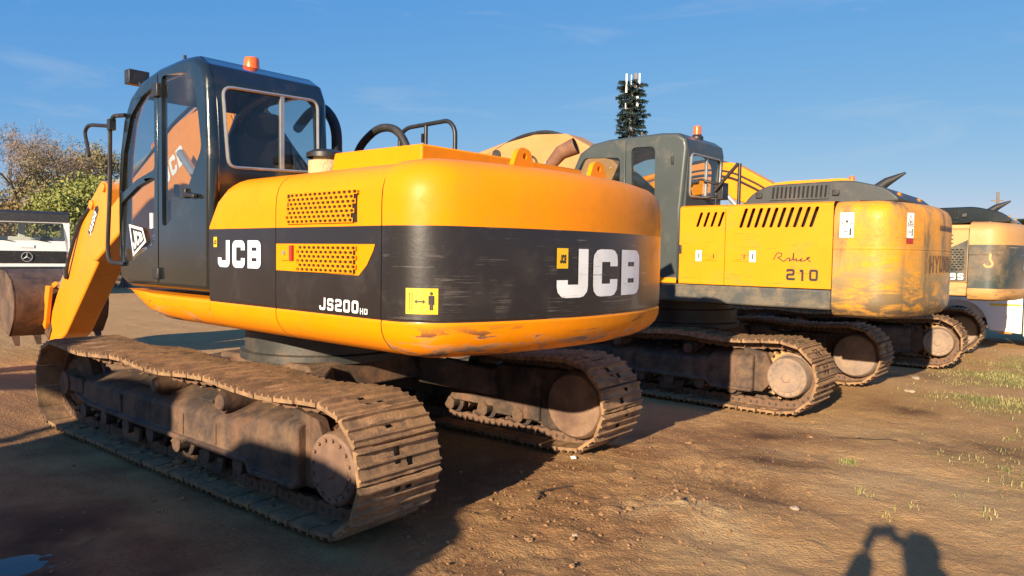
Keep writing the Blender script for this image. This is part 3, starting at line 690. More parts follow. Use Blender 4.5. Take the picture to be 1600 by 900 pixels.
    def rc(a, b, c, e): d.add([q(a, b, .0062), q(c, b, .0062), q(c, e, .0062), q(a, e, .0062)], [(0, 1, 2, 3)], 1)
    rc(.018, .025, .021, .11); rc(.034, .025, .037, .11); rc(.021, .108, .034, .11); rc(.021, .025, .034, .027)
    rc(.058, .062, .095, .070); d.add([q(.047, .066, .0062), q(.061, .054, .0062), q(.061, .078, .0062)], [(0, 1, 2)], 1); d.add([q(.107, .066, .0062), q(.093, .054, .0062), q(.093, .078, .0062)], [(0, 1, 2)], 1)
    rc(.127, .055, .147, .098); rc(.128, .022, .136, .055); rc(.138, .022, .146, .055); rc(.122, .05, .126, .097); rc(.148, .05, .152, .097); d.add([q(.137 + .008 * math.cos(t), .109 + .009 * math.sin(t), .0062) for t in [k * math.pi / 4 for k in range(8)]], [tuple(range(8))], 1)
    d.build('clearance_decal', [m_yd, m_bd], cw, 0, 0)
    # cab
    holes_body = [round_loop([(.335, 2.93), (-.06, 2.905), (-.19, 2.82), (-.25, 2.61), (-.305, 2.33), (-.06, 2.02), (.23, 1.80), (.335, 1.78)], .05)]
    holes_door = [round_loop([(.46, 2.87), (.68, 2.82), (.90, 2.69), (1.04, 2.4), (1.11, 2.06), (.97, 2.11), (.78, 2.17), (.46, 2.23)], .04),
                  round_loop([(.46, 2.17), (.78, 2.11), (1.10, 1.99), (1.13, 1.76), (1.11, 1.45), (.47, 1.65)], .03)]
    prof_r = [round_loop([(1.05, 1.75), (1.08, 2.3), (.9, 2.72), (.5, 2.88), (-.1, 2.88), (-.27, 2.75), (-.3, 1.85)], .08)]
    rear = round_loop([(.345, 2.80), (.345, 2.235), (1.10, 2.205), (1.135, 2.775)], .07, 4)
    cab, door = make_cab(root, rz, JP, .25, 1.25, (6, 12), holes_body, holes_door, .395, prof_r, rear, (12, 14), (1, 6), m_cab, m_glass, m_silver, .66)
    # inner guard mesh behind the seat side and details
    d = MB()
    for k in range(9):
        x = .42 + k * .055; d.tube([(x, .30, 2.50), (x + .2, .30, 2.86)], .004, 4); d.tube([(x + .2, .30, 2.50), (x, .30, 2.86)], .004, 4)
    d.build('guard_mesh', m_blm, cab)
    d = MB(); d.box((.405, 1.262, 2.83), (.10, .03, .10)); d.build('hinge', m_blm, cab, .006); d = MB(); d.box((.405, 1.262, 1.42), (.10, .03, .09)); d.build('hinge', m_blm, cab, .006)
    d = MB(); d.box((-.08, 1.262, 2.02), (.05, .03, .07)); d.tube([(-.10, 1.275, 2.01), (-.26, 1.275, 1.99)], .018, 8); d.build('door_latch', m_blm, cab, .006)
    d = MB(); d.add([(x, 1.2558, z) for x, z in ((.945, 1.81), (.68, 1.775), (.615, 1.665), (.865, 1.545))], [(0, 1, 2, 3)]); ip_ = inset([(.945, 1.81), (.68, 1.775), (.615, 1.665), (.865, 1.545)], .022)
    d.add([(x, 1.2568, z) for x, z in ip_], [(0, 1, 2, 3)], 1); ip2 = inset(ip_, .016); A, B, Cc, Dd = [Vector(p) for p in ip2]
    letters(d, 'JCB', lambda u, v: (lambda P: (P.x, 1.258, P.y))((Dd.lerp(Cc, u / 2.72)).lerp(A.lerp(B, u / 2.72), v)), .25); d.build('door_badge', [m_whd, m_bd], door, 0, 0)
    d = MB(); d.box((.50, 1.26, 1.83), (.045, .01, .12)); d.build('door_sticker', m_whd, door, 0)
    # external grab rail and mirror arm
    d = MB(); d.tube(fillet([Vector(p) for p in ((.96, 1.27, 2.70), (1.14, 1.30, 2.71), (1.20, 1.30, 2.62), (1.22, 1.30, 2.08), (1.28, 1.30, 1.60), (1.24, 1.30, 1.49), (1.02, 1.26, 1.48))], .08, 5), .018, 8); d.build('grab_rail', m_blm, cab)
    d = MB(); d.tube(fillet([Vector(p) for p in ((1.18, 1.30, 2.63), (1.50, 1.36, 2.665), (1.60, 1.36, 2.62), (1.50, 1.36, 2.40))], .06, 4), .016, 8); d.box((1.17, 1.30, 2.64), (.06, .05, .09)); d.build('mirror_arm', m_blm, cab)
    d = MB(); d.box((1.20, 1.08, 3.07), (.10, .17, .12)); d.box((1.256, 1.08, 3.07), (.01, .14, .09), None, 1); d.tube([(1.14, 1.08, 3.02), (1.02, 1.08, 2.86)], .018, 6); d.build('work_light', [m_blm, m_silver], cab, .008)
    d = MB(); d.lathe([(.075, .0), (.075, .02), (.06, .025), (.058, .09), (.05, .105), (.0001, .108)], (-.05, .72, 3.01), 'z', 18, 0, False); d.build('beacon', m_beacon, cab)
    d = MB(); d.cyl((.05, 1.20, 3.0), (.05, 1.20, 3.05), .012, 8); d.build('antenna_base', m_blm, cab); d = MB(); d.tube([(.02, .9, 3.01), (0, .87, 3.05), (-.02, .84, 3.045), (-.03, .8, 3.01)], .008, 6); d.build('beacon_wire', m_blm, cab)
    # precleaner, hoses, handrail, exhaust
    d = MB(); d.lathe([(.135, 0), (.135, .14), (.10, .15), (.10, .17)], (-.62, .42, 2.16), 'z', 24); d.lathe([(.15, .165), (.15, .20), (.10, .225), (.0001, .23)], (-.62, .42, 2.16), 'z', 24, 1, False); d.build('air_precleaner', [m_cream, m_blm], root, 0, 35, rz)
    d = MB(); d.tube(fillet([Vector(p) for p in ((.62, -.12, 2.75), (.30, -.05, 2.86), (.02, 0, 2.86), (-.16, 0, 2.68), (-.17, 0, 2.2))], .2, 6), .045, 10); d.build('hydraulic_hose', m_rub, root, 0, 60, rz)
    d = MB(); d.tube(fillet([Vector(p) for p in ((.16, -.4, 2.2), (.10, -.4, 2.55), (-.22, -.4, 2.72), (-.48, -.4, 2.68), (-.63, -.4, 2.48), (-.65, -.4, 2.2))], .2, 6), .036, 10); d.build('hydraulic_hose', m_rub, root, 0, 60, rz)
    d = MB(); d.tube(fillet([Vector(p) for p in ((-.02, -.8, 2.2), (-.04, -.8, 2.72), (-.14, -.8, 2.775), (-.70, -.8, 2.785), (-.78, -.8, 2.70), (-.78, -.8, 2.2))], .06, 4), .02, 8); d.tube([(-.40, -.8, 2.78), (-.40, -.8, 2.2)], .018, 8); d.box((-.36, -.8, 2.66), (.02, .03, .08)); d.build('handrail', m_blm, root, 0, 60, rz)
    d = MB()
    P = [Vector(p) for p in ((-1.78, -.86, 2.22), (-1.80, -.87, 2.33), (-1.87, -.90, 2.42), (-1.99, -.94, 2.47))]; d.tube(P, [.042, .048, .058, .068], 16, 0, False); d.tube([P[-1] + Vector((.006, .002, -.002)), P[-1] + Vector((.03, .01, -.012))], [.064, .058], 16, 1); d.build('exhaust_pipe', [m_rust, m_dark], root, 0, 45, rz)
    # boom, stick, rams, bucket
    b = MB(); b.prism(fillet2([(-.05, 1.70), (.15, 1.62), (1.3, 2.08), (2.25, 2.30), (3.1, 2.15), (4.7, 1.42), (4.9, 1.55), (4.85, 1.78), (3.3, 2.52), (2.3, 2.97), (1.75, 3.05), (1.15, 2.90), (.05, 1.98)], .08), -.21, .21); bo = b.build('boom', m_boom, root, .02, 35, rz)
    h = .21; ux = Vector((-.894, 0, .447)); uz = Vector((.447, 0, .894)); d = MB(); letters(d, 'JCB', lambda u, v: Vector((2.64, .2135, 2.29)) + ux * (u * h * .92) + uz * (v * h), .25); d.build('lettering', m_whd, bo, 0, 0)
    for y in (-.34, .34):
        d = MB(); cylinder_ram(d, (.55, y, 1.45), (2.0, y, 2.58), .085, .55); d.build('boom_ram', [m_boom, m_silver], root, 0, 40, rz)
    d = MB(); cylinder_ram(d, (1.9, 0, 3.16), (4.50, 0, 2.42), .08, .52); d.build('stick_ram', [m_boom, m_silver], root, 0, 40, rz)
    for y in (-.12, -.05, .05, .12):
        d = MB(); d.tube(fillet([Vector(p) for p in ((.4, y, 2.3), (1.2, y * 1.2, 3.0), (1.8, y * 1.3, 3.2), (2.6, y * 1.3, 2.95), (3.6, y * 1.3, 2.44))], .2, 4), .02, 6); d.build('boom_hose', m_rub, bo)
    s = MB(); s.prism(fillet2([(4.28, 2.36), (4.55, 2.46), (5.05, 2.14), (6.25, .92), (6.62, .45), (6.58, .26), (6.30, .22), (5.9, .40), (4.72, 1.40), (4.30, 1.75)], .05), -.17, .17); st = s.build('stick', m_boom, root, .02, 35, rz)
    for px_, pz_, pr_ in ((4.78, 1.66, .07), (4.85, 2.16, .06), (4.45, 2.36, .055)):
        d = MB(); d.tube([(px_, -.2, pz_), (px_, .2, pz_)], pr_, 14); d.build('pivot_pin', m_boom, st, .005)
    d = MB(); cylinder_ram(d, (4.95, .06, 2.22), (6.42, .06, 1.02), .075, .62); d.build('bucket_ram', [m_boom, m_silver], st, 0, 40)
    for y, o in ((.10, .0), (.17, -.10)):
        d = MB(); d.tube(fillet([Vector(p) for p in ((4.9, y, 2.24 + o), (5.25, y + .03, 2.04 + o), (5.65, y + .05, 1.45 + o), (5.78, y + .02, 1.25 + o), (5.9, y, 1.42 + o))], .15, 5), .024, 7); d.build('ram_hose', m_rub, st)
    h = .085; ux = Vector((-.62, 0, .78)); uz = Vector((.78, 0, .62)); d = MB(); d.add([Vector((4.93, .1725, 1.72)) + ux * a + uz * b_ for a, b_ in ((0, 0), (.47, 0), (.50, .05), (.44, .12), (.03, .12))], [(0, 1, 2, 3, 4)], 1)
    letters(d, 'JS200', lambda u, v: Vector((4.93, .174, 1.72)) + ux * (.03 + u * .078) + uz * (.02 + v * .085), .22); d.build('model_lettering', [m_whd, m_bd], st, 0, 0)
    d = MB(); d.prism(fillet2([(6.28, 1.06), (6.46, 1.06), (6.62, .50), (6.50, .42)], .03), .19, .24); d.prism(fillet2([(6.28, 1.06), (6.46, 1.06), (6.62, .50), (6.50, .42)], .03), -.24, -.19); d.prism(fillet2([(6.32, 1.08), (6.44, 1.12), (7.0, .98), (6.98, .88)], .03), -.12, .12); d.build('bucket_linkage', m_boom, st, .006)
    bp = [(6.62, 1.13), (6.52, .98), (6.49, .78), (6.53, .58), (6.74, .33), (7.0, .40), (7.75, .72), (7.86, .98), (7.72, 1.17), (7.3, 1.27), (6.9, 1.27)]
    d = MB(); rings = [[Vector((x, y, z)) for x, z in bp[5:] + bp[:5]] for y in (-.62, .62)]; d.loft(rings); d.loft([[Vector((7.2 + (p.x - 7.2) * .95, p.y * .97, .85 + (p.z - .85) * .93)) for p in r] for r in rings])
    for y in (-.62, .585): d.prism(bp, y, y + .035)
    for y in (-.17, .17): d.prism([(6.5, .62), (6.42, .42), (6.55, .27), (6.7, .36), (6.72, .9), (6.6, 1.1)], y - .02, y + .02)
    bk = d.build('bucket', m_bucket, root, .006, 35, rz)
    for k in range(5):
        y = -.54 + k * .27; d = MB(); d.loft([[Vector((6.78 + a, y + b_, .36 + c)) for a, b_, c in ((-.05, -.05, -.02), (.05, -.05, .02), (.05, .05, .02), (-.05, .05, -.02))], [Vector((6.66 + a, y + b_, .20 + c)) for a, b_, c in ((-.012, -.03, 0), (.012, -.03, .004), (.012, .03, .004), (-.012, .03, 0))]], 0, True, True, True); d.build('bucket_tooth', m_bucket, bk)
    return root
def fillet2(pts, r, n=3): return [(p.x, p.y) for p in fillet([Vector(p) for p in pts], r, n, True)]
jcb_root = jcb()

# ------------------------------------------------------------------ excavators of the second make
HP = [(.98, 1.33), (1.10, 1.42), (1.13, 1.7), (1.12, 2.2), (1.02, 2.62), (.88, 2.90), (.70, 3.0), (.45, 3.035), (-.25, 3.05), (-.48, 3.03), (-.58, 2.96), (-.60, 2.86), (-.54, 2.15), (-.54, 1.33)]
def slots_plate(mb, x0, x1, z0, z1, slots, y, t, mat=0):
    mb.plate([(x0, z0), (x1, z0), (x1, z1), (x0, z1)], slots, lambda u, v, w: (u, y + w, v), t, mat)
def slot(x, z0, z1, w, lean): return round_loop([(x - w / 2, z0), (x + w / 2, z0), (x + w / 2 - lean, z1), (x - w / 2 - lean, z1)], w * .45, 3)
def hyundai(label, x, y, yaw, uyaw, st):
    root = empty('excavator', (x, y, 0), rad(yaw)); tag(root, label, 'excavator', 'excavators parked in a row')
    undercarriage(root, 1.83, .398, st['mud'], phase=st['phase'], m_h=st['hub'], nsh=48, m_s=m_spr)
    rz = rad(uyaw); half, tail, R, r = 1.27, st['tail'], st['R'], .28
    ol = outline(half, tail, R, r, -.53); sk = Skin(half, tail, R, r, -.53)
    # counterweight
    prof = [(.45, 1.03), (.14, 1.035), (.06, 1.06), (.015, 1.11), (0, 1.18), (0, 1.22), (0, 1.70), (.004, 1.706), (.004, 1.712), (0, 1.718), (0, 1.86), (0, 2.02), (.012, 2.09), (.045, 2.145), (.11, 2.185), (.28, 2.205), (.65, 2.215)]
    bands = [2] * 5 + [1] * 5 + [0] * 6
    cw_o = [((-2.215, half), (0, 1))] + [q for q in ol if q[0][0] < -2.23] + [((-2.215, -half), (0, -1))]
    cw = body_shell(cw_o, prof, bands).build('counterweight', st['cw'] + [m_dark], root, 0, 30, rz)
    mb = MB(); mb.prism([(q[0][0] - q[1][0] * .5, q[0][1] - q[1][1] * .5) for q in cw_o], 2.16, 2.218, 'z'); mb.box((-1.4, 0, 2.13), (1.7, 2.1, .06)); mb.build('hood_deck', st['panel'], root, 0, 35, rz)
    mb = MB(); mb.prism([(q[0][0] - q[1][0] * .43, q[0][1] - q[1][1] * .43) for q in cw_o], 1.04, 1.12, 'z'); mb.box((-.55, 0, 1.13), (3.3, 2.3, .09)); mb.build('floor_frame', m_dk, root, 0, 35, rz)
    mb = MB(); mb.box((-1.35, 0, 1.7), (1.66, 2.38, .8)); mb.build('engine_bay', m_dark, root, 0, 0, rz)
    mb = MB(); mb.box((.3, -.78, 1.62), (1.6, .9, .9)); mb.build('tank_housing', st['panel'], root, .03, 35, rz)
    # side panels
    for s in (1, -1):
        for k, (x0, x1) in enumerate(((-.535, -1.078), (-1.084, -2.206))):
            mb = MB()
            if st['kind'] == 'a':
                sl = [slot(-.745 - i * .085, 1.95, 2.115, .034, .055) for i in range(4)] if k == 0 else [slot(-1.25 - i * .082, 1.935, 2.145, .038, .065) for i in range(10)]
            else:
                sl = [] if k == 0 else [slot(-1.80 - .0 * i, 1.86 + i * .06, 1.885 + i * .06, .36, .05) for i in range(3)]
            zt = 2.155 if st['kind'] == 'a' else 2.06
            mb.plate([(x0, 1.312), (x1, 1.312), (x1, zt - .005), (x0, zt - .005)], sl, lambda u, v, w: (u, s * (half + w), v), .02)
            mb.loft([[Vector((xx, s * (half - d), z)) for d, z in ((0, zt - .005), (.012, zt + .02), (.04, zt + .038), (.12, zt + .045), (.5, zt + .05))] for xx in (x0, x1)])
            p = mb.build('side_panel', st['panel'], root, 0, 30, rz)
            if s == 1: pf = p if k == 0 else None
            if s == 1 and k == 1: pm = p
            if s == 1:
                if k == 0: pan_f = p
                else: pan_m = p
    for s in (1, -1):
        mb = MB(); mb.prism([(1.05, 1.305), (-2.206, 1.305), (-2.206, 1.10), (-.4, 1.10), (.7, 1.12), (1.05, 1.2)], s * 1.0, s * 1.255); mb.build('skirt', st['skirt'], root, .02, 35, rz)
    mb = MB(); mb.box((.25, 1.262, 1.345), (1.5, .014, .07)); mb.build('sill_strip', st['panel'], root, .004, 35, rz)
    # dark hood
    mb = MB(); mb.prism(fillet2([(-1.02, 2.17), (-1.14, 2.34), (-1.34, 2.435), (-2.2, 2.45), (-2.55, 2.36), (-2.72, 2.21)], .09, 4), -.92, .74); hd = mb.build('hood', st['hood'], root, .05, 40, rz, 3)
    sl = [slot(-1.40 - i * .047, 2.275, 2.405, .022, .01) for i in range(13)]; mb = MB(); slots_plate(mb, -1.36, -2.0, 2.26, 2.42, sl, .756, .012); mb.build('hood_grille', st['hood'], hd, 0, 0)
    mb = MB(); mb.box((-1.68, .742, 2.34), (.62, .005, .14)); mb.build('grille_backing', m_dark, hd, 0, 0)
    for xx in (-1.24, -2.07): mb = MB(); mb.box((xx, .748, 2.32), (.07, .03, .06)); mb.build('hood_latch', m_blm, hd, .008)
    for yy in st['eyes']:
        mb = MB(); mb.tube([(-2.62, yy + .075 * math.cos(t), 2.215 + .085 * math.sin(t)) for t in [q * math.pi / 10 for q in range(11)]], .022, 8); mb.build('lifting_eye', st['eye'], cw)
    P = [Vector(p) for p in ((-2.30, .12, 2.38), (-2.42, .12, 2.47), (-2.60, .12, 2.56))]; mb = MB(); mb.tube(P, [.06, .05, .012], 12); mb.build('exhaust_pipe', m_rub, root, 0, 50, rz)
    # cab
    hb = [round_loop([(.13, 2.91), (-.19, 2.90), (-.20, 2.14), (.10, 2.12)], .07)]
    hd_ = [round_loop([(.28, 2.80), (.80, 2.83), (.98, 2.55), (1.06, 2.2), (1.04, 1.75), (.28, 1.75)], .06)]
    rt = [round_loop([(1.0, 1.75), (1.03, 2.3), (.85, 2.78), (.5, 2.9), (-.3, 2.9), (-.45, 2.75), (-.42, 1.9)], .08)]
    rear = round_loop([(.36, 2.80), (.36, 2.33), (1.15, 2.31), (1.16, 2.80)], .06, 4)
    cab, door = make_cab(root, rz, HP, .25, 1.27, (5, 11), hb, hd_, .20, rt, rear, (11, 13), (1, 5), st['cab'], m_glassd, m_silver if st['kind'] == 'a' else m_blm, .72, .045)
    mb = MB(); mb.lathe([(.075, 0), (.075, .03), (.055, .05), (.05, .06)], (-.40, .62, 3.04), 'z', 16, 1); mb.lathe([(.05, .06), (.048, .15), (.036, .165), (.0001, .168)], (-.40, .62, 3.04), 'z', 16, 0, False); mb.build('beacon', [m_beacon, m_blm], cab)
    mb = MB(); mb.tube([(.02, 1.22, 3.03), (.02, 1.22, 3.09)], .02, 6); mb.tube([(-.03, 1.22, 3.03), (-.04, 1.22, 3.07)], .012, 6); mb.build('aerial_bracket', m_blm, cab)
    mb = MB(); mb.box((-.42, 1.276, 2.72), (.03, .02, .09)); mb.build('roof_catch', m_blm, cab, .004)
    mb = MB(); mb.box((-.55, 1.27, 1.70), (.03, .03, .10)); mb.build('door_latch', m_blm, cab, .006)
    mb = MB(); mb.tube([(-.70, .74, 2.40), (-.98, .74, 2.70), (-1.0, .74, 2.70), (-1.0, .74, 2.18)], .022, 8); mb.build('handrail', m_blm, root, 0, 60, rz)
    mb = MB(); mb.box((-.74, .62, 2.40), (.09, .16, .20)); mb.tube([(-.58, .78, 2.52), (-.72, .70, 2.48)], .02, 6); mb.tube([(-.58, .78, 2.32), (-.72, .70, 2.34)], .02, 6); mb.tube([(-.70, .70, 2.2), (-.70, .70, 2.48)], .018, 6); mb.build('lamp_bracket', m_blm, root, .006, 35, rz)
    if st['kind'] == 'b': cab.scale.z = .90; cab.location.z = 1.33 * .10
    if st.get('roof'): mb = MB(); mb.prism(fillet2([(.72, 3.025), (.70, 3.075), (.4, 3.10), (-.45, 3.105), (-.60, 3.05), (-.60, 3.02)], .02), .27, 1.25); mb.build('cab_roof', st['roof'], cab, .015)
    # lettering
    s_mid = sk.cum[-1] / 2; h = .175; tw = (7 * .8 + 6 * .17) * h * .86; s0 = s_mid - tw / 2 - .10
    d = MB(); letters(d, 'HYUNDAI', lambda u, v: sk.pt(s0 + u * h * .86, st['hz'] + v * h, .004), .21, .17, step=.15); d.build('lettering', st['let'], cw, 0, 0)
    if st['kind'] == 'a':
        for k in range(11):
            u = s_mid - .33 + k * .062; d = MB(); d.add([sk.pt(u + a, 1.925 + b, .004) for a, b in ((0, 0), (.045, 0), (.045, .055), (.03, .055), (.022, .02), (.012, .055), (0, .055))], [tuple(range(7))]); d.build('small_print_mark', m_bd, cw, 0, 0)
        h = .125; d = MB(); letters(d, '210', lambda u, v: (-1.755 - u * h * .95, half + .0035, 1.385 + v * h), .2, .18); d.build('model_lettering', m_bd, pan_m, 0, 0)
        d = MB(); scr = [(0, .35), (.10, .95), (.22, .9), (.20, .6), (.10, .55), (.28, .2), (.36, .5), (.44, .5), (.40, .25), (.50, .4), (.52, .95), (.52, .3), (.60, .5), (.58, .25), (.68, .35), (.74, .5), (.68, .25), (.80, .3), (.94, .6), (.84, .55), (.95, .2)]
        scr = [(p.x, p.y) for p in fillet([Vector(q) for q in scr], .06, 3)]; ribbon(d, [Vector((a * 3.4, b)) for a, b in scr], .085, lambda u, v: (-1.62 - u * .118, half + .0035, 1.555 + v * .125), step=9); d.build('script_lettering', flat('faded_brown_decal', (.045, .03, .018), .6), pan_m, 0, 0)
        for k, (xx, par) in enumerate(((-.905, pan_f), (-1.255, pan_m))):
            d = MB(); d.plate(rect_loop(xx - .085, 1.575, xx + .085, 1.675), [], lambda u, v, w: (u, half + .007 + w, v), .006); d.box((xx + .01, half + .010, 1.625), (.06, .008, .065), None, 0); d.box((xx - .05, half + .009, 1.625), (.012, .006, .05), None, 1); d.build('panel_lock', [st['panel'], m_bd], par, .002, 0)
            xs = xx + .13 if k == 0 else xx - .14; d = MB(); d.add([(xs + a, half + .003, 1.57 + b) for a, b in ((-.035, 0), (.035, 0), (.035, .12), (-.035, .12))], [(0, 1, 2, 3)]); d.add([(xs + a, half + .0042, 1.60 + b) for a, b in ((-.012, 0), (.004, 0), (.004, .06), (-.012, .06))], [(0, 1, 2, 3)], 1); d.add([(xs + a, half + .0042, 1.62 + b) for a, b in ((.010, 0), (.018, 0), (.018, .012), (.010, .012))], [(0, 1, 2, 3)], 1); d.build('panel_sticker', [m_whd, m_bd], par, 0, 0)
        def warn(sa, w, red):
            d = MB(); q = lambda a, b, o=.004: sk.pt(sa + a, b, o)
            def rc(a, b, c, e, m, o=.0055): d.add([q(a, b, o), q(c, b, o), q(c, e, o), q(a, e, o)], [(0, 1, 2, 3)], m)
            rc(0, 1.83, w, 2.075, 0, .004); rc(.006, 1.945, w - .006, 1.951, 1)
            ribbon(d, [Vector((w * .14, 1.965)), Vector((w * .86, 1.965)), Vector((w * .5, 2.055))], .006, lambda u, v: q(u, v, .0056), True, 1, 9)
            rc(w * .42, 1.975, w * .6, 2.0, 1); rc(w * .12, 1.855, w * .16, 1.925, 1); rc(w * .3, 1.885, w * .6, 1.893, 1); rc(w * .72, 1.85, w * .84, 1.92, 1); rc(w * .70, 1.85, w * .76, 1.925, 1)
            if red: rc(0, 1.775, w, 1.825, 2, .004)
            d.build('warning_sticker', [m_whd, m_bd, m_redw], cw, 0, 0)
        se = sk.cum[0]
        def s_at(xx):
            k = 0
            while sk.at(k * .002)[0].x > xx and k < 4000: k += 1
            return k * .002
        warn(s_at(-2.27), .13, False); warn(s_at(-2.78) + .10, .12, True)
    else:
        h = .105; d = MB(); letters(d, '9S', lambda u, v: (-1.985 - u * h * .95, half + .0035, 1.335 + v * h), .2, .18); d.build('model_lettering', m_whd, pan_m, 0, 0)
        d = MB(); d.plate([(-1.1, 1.32), (-2.2, 1.32), (-2.2, 1.93), (-1.95, 1.80), (-1.1, 1.66)], [], lambda u, v, w: (u, half + .003 + w, v), .002); dk = d.build('dark_panel', m_kgr, pan_m, 0, 0)
        cells = []
        for r in range(9):
            for c in range(10): xo = -1.6 - (.028 if r % 2 else 0); cells.append((xo - (c + 1) * .055, 1.80 - (r + 1) * .036, xo - c * .055, 1.80 - r * .036, .021, .010, 0))
        d = MB(); holes_sheet(d, cells, lambda u, v, w: (u, half + .016 + w, v), .010); d.build('grille', m_kgr, pan_m, 0, 0); d = MB(); d.box((-1.88, half + .005, 1.64), (.55, .003, .31)); d.build('grille_backing', m_dark, pan_m, 0, 0)
        # torn emblem left on the dark counterweight
        d = MB(); s_e = .93 + .95; ribbon(d, fillet([Vector(p) for p in ((0, .02), (.02, -.02), (.09, -.02), (.11, .03), (.07, .08), (.075, .17))], .03, 3), .028, lambda u, v: sk.pt(s_e + u, 1.56 + v, .004)); d.build('torn_emblem', m_tan, cw, 0, 0)
    # boom, stick and bucket
    e = st['elbow']; col = st['boom']
    b = MB(); b.prism(fillet2([(-.02, 1.75), (.2, 1.62), (1.45, 2.55 + e * .6), (2.2, 2.82 + e), (3.0, 2.72 + e), (5.25, 1.95 + e), (5.42, 2.1 + e), (5.35, 2.3 + e), (3.40, 3.18 + e), (3.02, 3.34 + e), (2.45, 3.42 + e), (1.85, 3.38 + e), (1.1, 2.98 + e * .5), (.0, 2.02)], .04), -.22, .22); bo = b.build('boom', col, root, .03, 40, rz, 3)
    d = MB(); d.lathe([(.085, -.25), (.085, .25)], (3.18, 0, 3.16 + e), 'y', 18); d.build('pivot_pin', m_dk, bo, .01)
    for k in range(2 if st['kind'] == 'b' else 0):
        y0 = .232 + .03 * k; d = MB(); d.tube(fillet([Vector(p) for p in ((.5, y0, 2.2 + e - .1 * k), (1.2, y0, 2.86 + e - .1 * k), (1.9, y0, 3.22 + e - .1 * k), (2.5, y0, 3.28 + e - .1 * k), (3.0, y0, 3.18 + e - .1 * k), (4.2, y0, 2.62 + e))], .25, 5), .017, 7); d.build('boom_hose', m_rub, bo)
    d = MB(); d.tube(fillet([Vector(p) for p in ((1.95, .1, 3.36 + e), (2.3, .1, 3.47 + e), (2.8, .1, 3.44 + e), (3.3, .1, 3.26 + e), (3.6, .1, 3.08 + e))], .2, 5), .03, 8); d.build('boom_hose', m_rub, bo)
    d = MB(); d.tube(fillet([Vector(p) for p in ((2.35, .235, 2.95 + e), (2.42, .25, 3.1 + e), (2.62, .25, 3.08 + e), (2.7, .24, 2.95 + e))], .08, 4), .016, 6); d.build('boom_pipe', m_rub, bo)
    d = MB(); d.box((2.62, .24, 3.05 + e), (.16, .06, .09)); d.build('pipe_clamp', m_blm, bo, .01)
    for yy in (-.36, .36):
        d = MB(); cylinder_ram(d, (.6, yy, 1.45), (2.1, yy, 2.95 + e), .085, .55); d.build('boom_ram', [col, m_silver], root, 0, 40, rz)
    d = MB(); cylinder_ram(d, (2.6, 0, 3.44 + e), (5.1, 0, 2.92 + e), .07, .5); d.build('stick_ram', [col, m_silver], root, 0, 40, rz)
    s = MB(); s.prism(fillet2([(4.95, 2.85 + e), (5.2, 2.95 + e), (5.6, 2.4 + e), (6.1, 1.1), (6.25, .5), (6.15, .36), (5.95, .4), (5.55, 1.1), (5.1, 2.1 + e)], .06), -.17, .17); sto = s.build('stick', col, root, .025, 40, rz)
    d = MB(); cylinder_ram(d, (5.55, 0, 2.5 + e), (6.35, 0, 1.15), .07, .6); d.build('bucket_ram', [col, m_silver], sto, 0, 40)
    bp = [(6.0, .95), (5.85, .75), (5.85, .45), (6.05, .15), (6.4, .1), (7.0, .35), (7.2, .7), (7.1, .98), (6.7, 1.12), (6.3, 1.1)]
    d = MB(); rings = [[Vector((xx, yy, z)) for xx, z in bp[5:] + bp[:5]] for yy in (-.6, .6)]; d.loft(rings)
    for yy in (-.6, .57): d.prism(bp, yy, yy + .03)
    bk = d.build('bucket', m_bucket, root, 0, 35, rz)
    for k in range(5):
        yy = -.5 + k * .25; d = MB(); d.box((6.1, yy, .12), (.2, .08, .05), (0, .5, 0)); d.build('bucket_tooth', m_bucket, bk, .01)
    return root
m_spr = weathered('dusty_yellow_sprocket', (.42, .25, .09), (.36, .22, .11), .5, .8, scale=8, bump=.003)
H1 = dict(kind='a', hood=m_hood, tail=3.0, R=3.2, mud=.75, phase=.2, hub=weathered('dusty_final_drive', (.20, .15, .12), (.46, .29, .15), .55, .8, scale=7, bump=.003), cw=[m_hcw, m_hcw, m_hcw], panel=m_hyel, skirt=m_hsk, cab=m_hgr, let=weathered('worn_black_lettering', (.05, .035, .03), (.42, .24, .06), .42, .6, scale=14, bump=0), eye=m_yel, eyes=(.48, -.48), hz=1.49, elbow=0, boom=m_boomh)
h1_root = hyundai('yellow excavator with dark grey cab and 210 on its side, behind the JCB one', -.966, -5.076, -1.3, .5, H1)
H2 = dict(kind='b', hood=m_cab, tail=2.9, R=2.8, mud=.75, phase=.6, hub=weathered('yellow_sprocket_cover', (.24, .17, .12), (.40, .27, .15), .5, .8, scale=7, bump=.003), cw=[m_tan, m_kgr, m_tan], panel=m_tan, skirt=m_tan, cab=m_hgr, let=m_whd, eye=m_tan, eyes=(.48, -.48), hz=1.50, elbow=.06, boom=m_hyel, roof=m_hyel)
h2_root = hyundai('excavator with scraped dark green and tan tail marked 9S, third in the row', -1.494, -9.941, .9, -.9, H2)
h3_root = copy_tree(h1_root); h3_root.location = (-1.0, 8.3, 0); h3_root.rotation_euler.z = 0
h3_root['label'] = 'parked yellow excavator outside the left edge, seen only by its shadow'

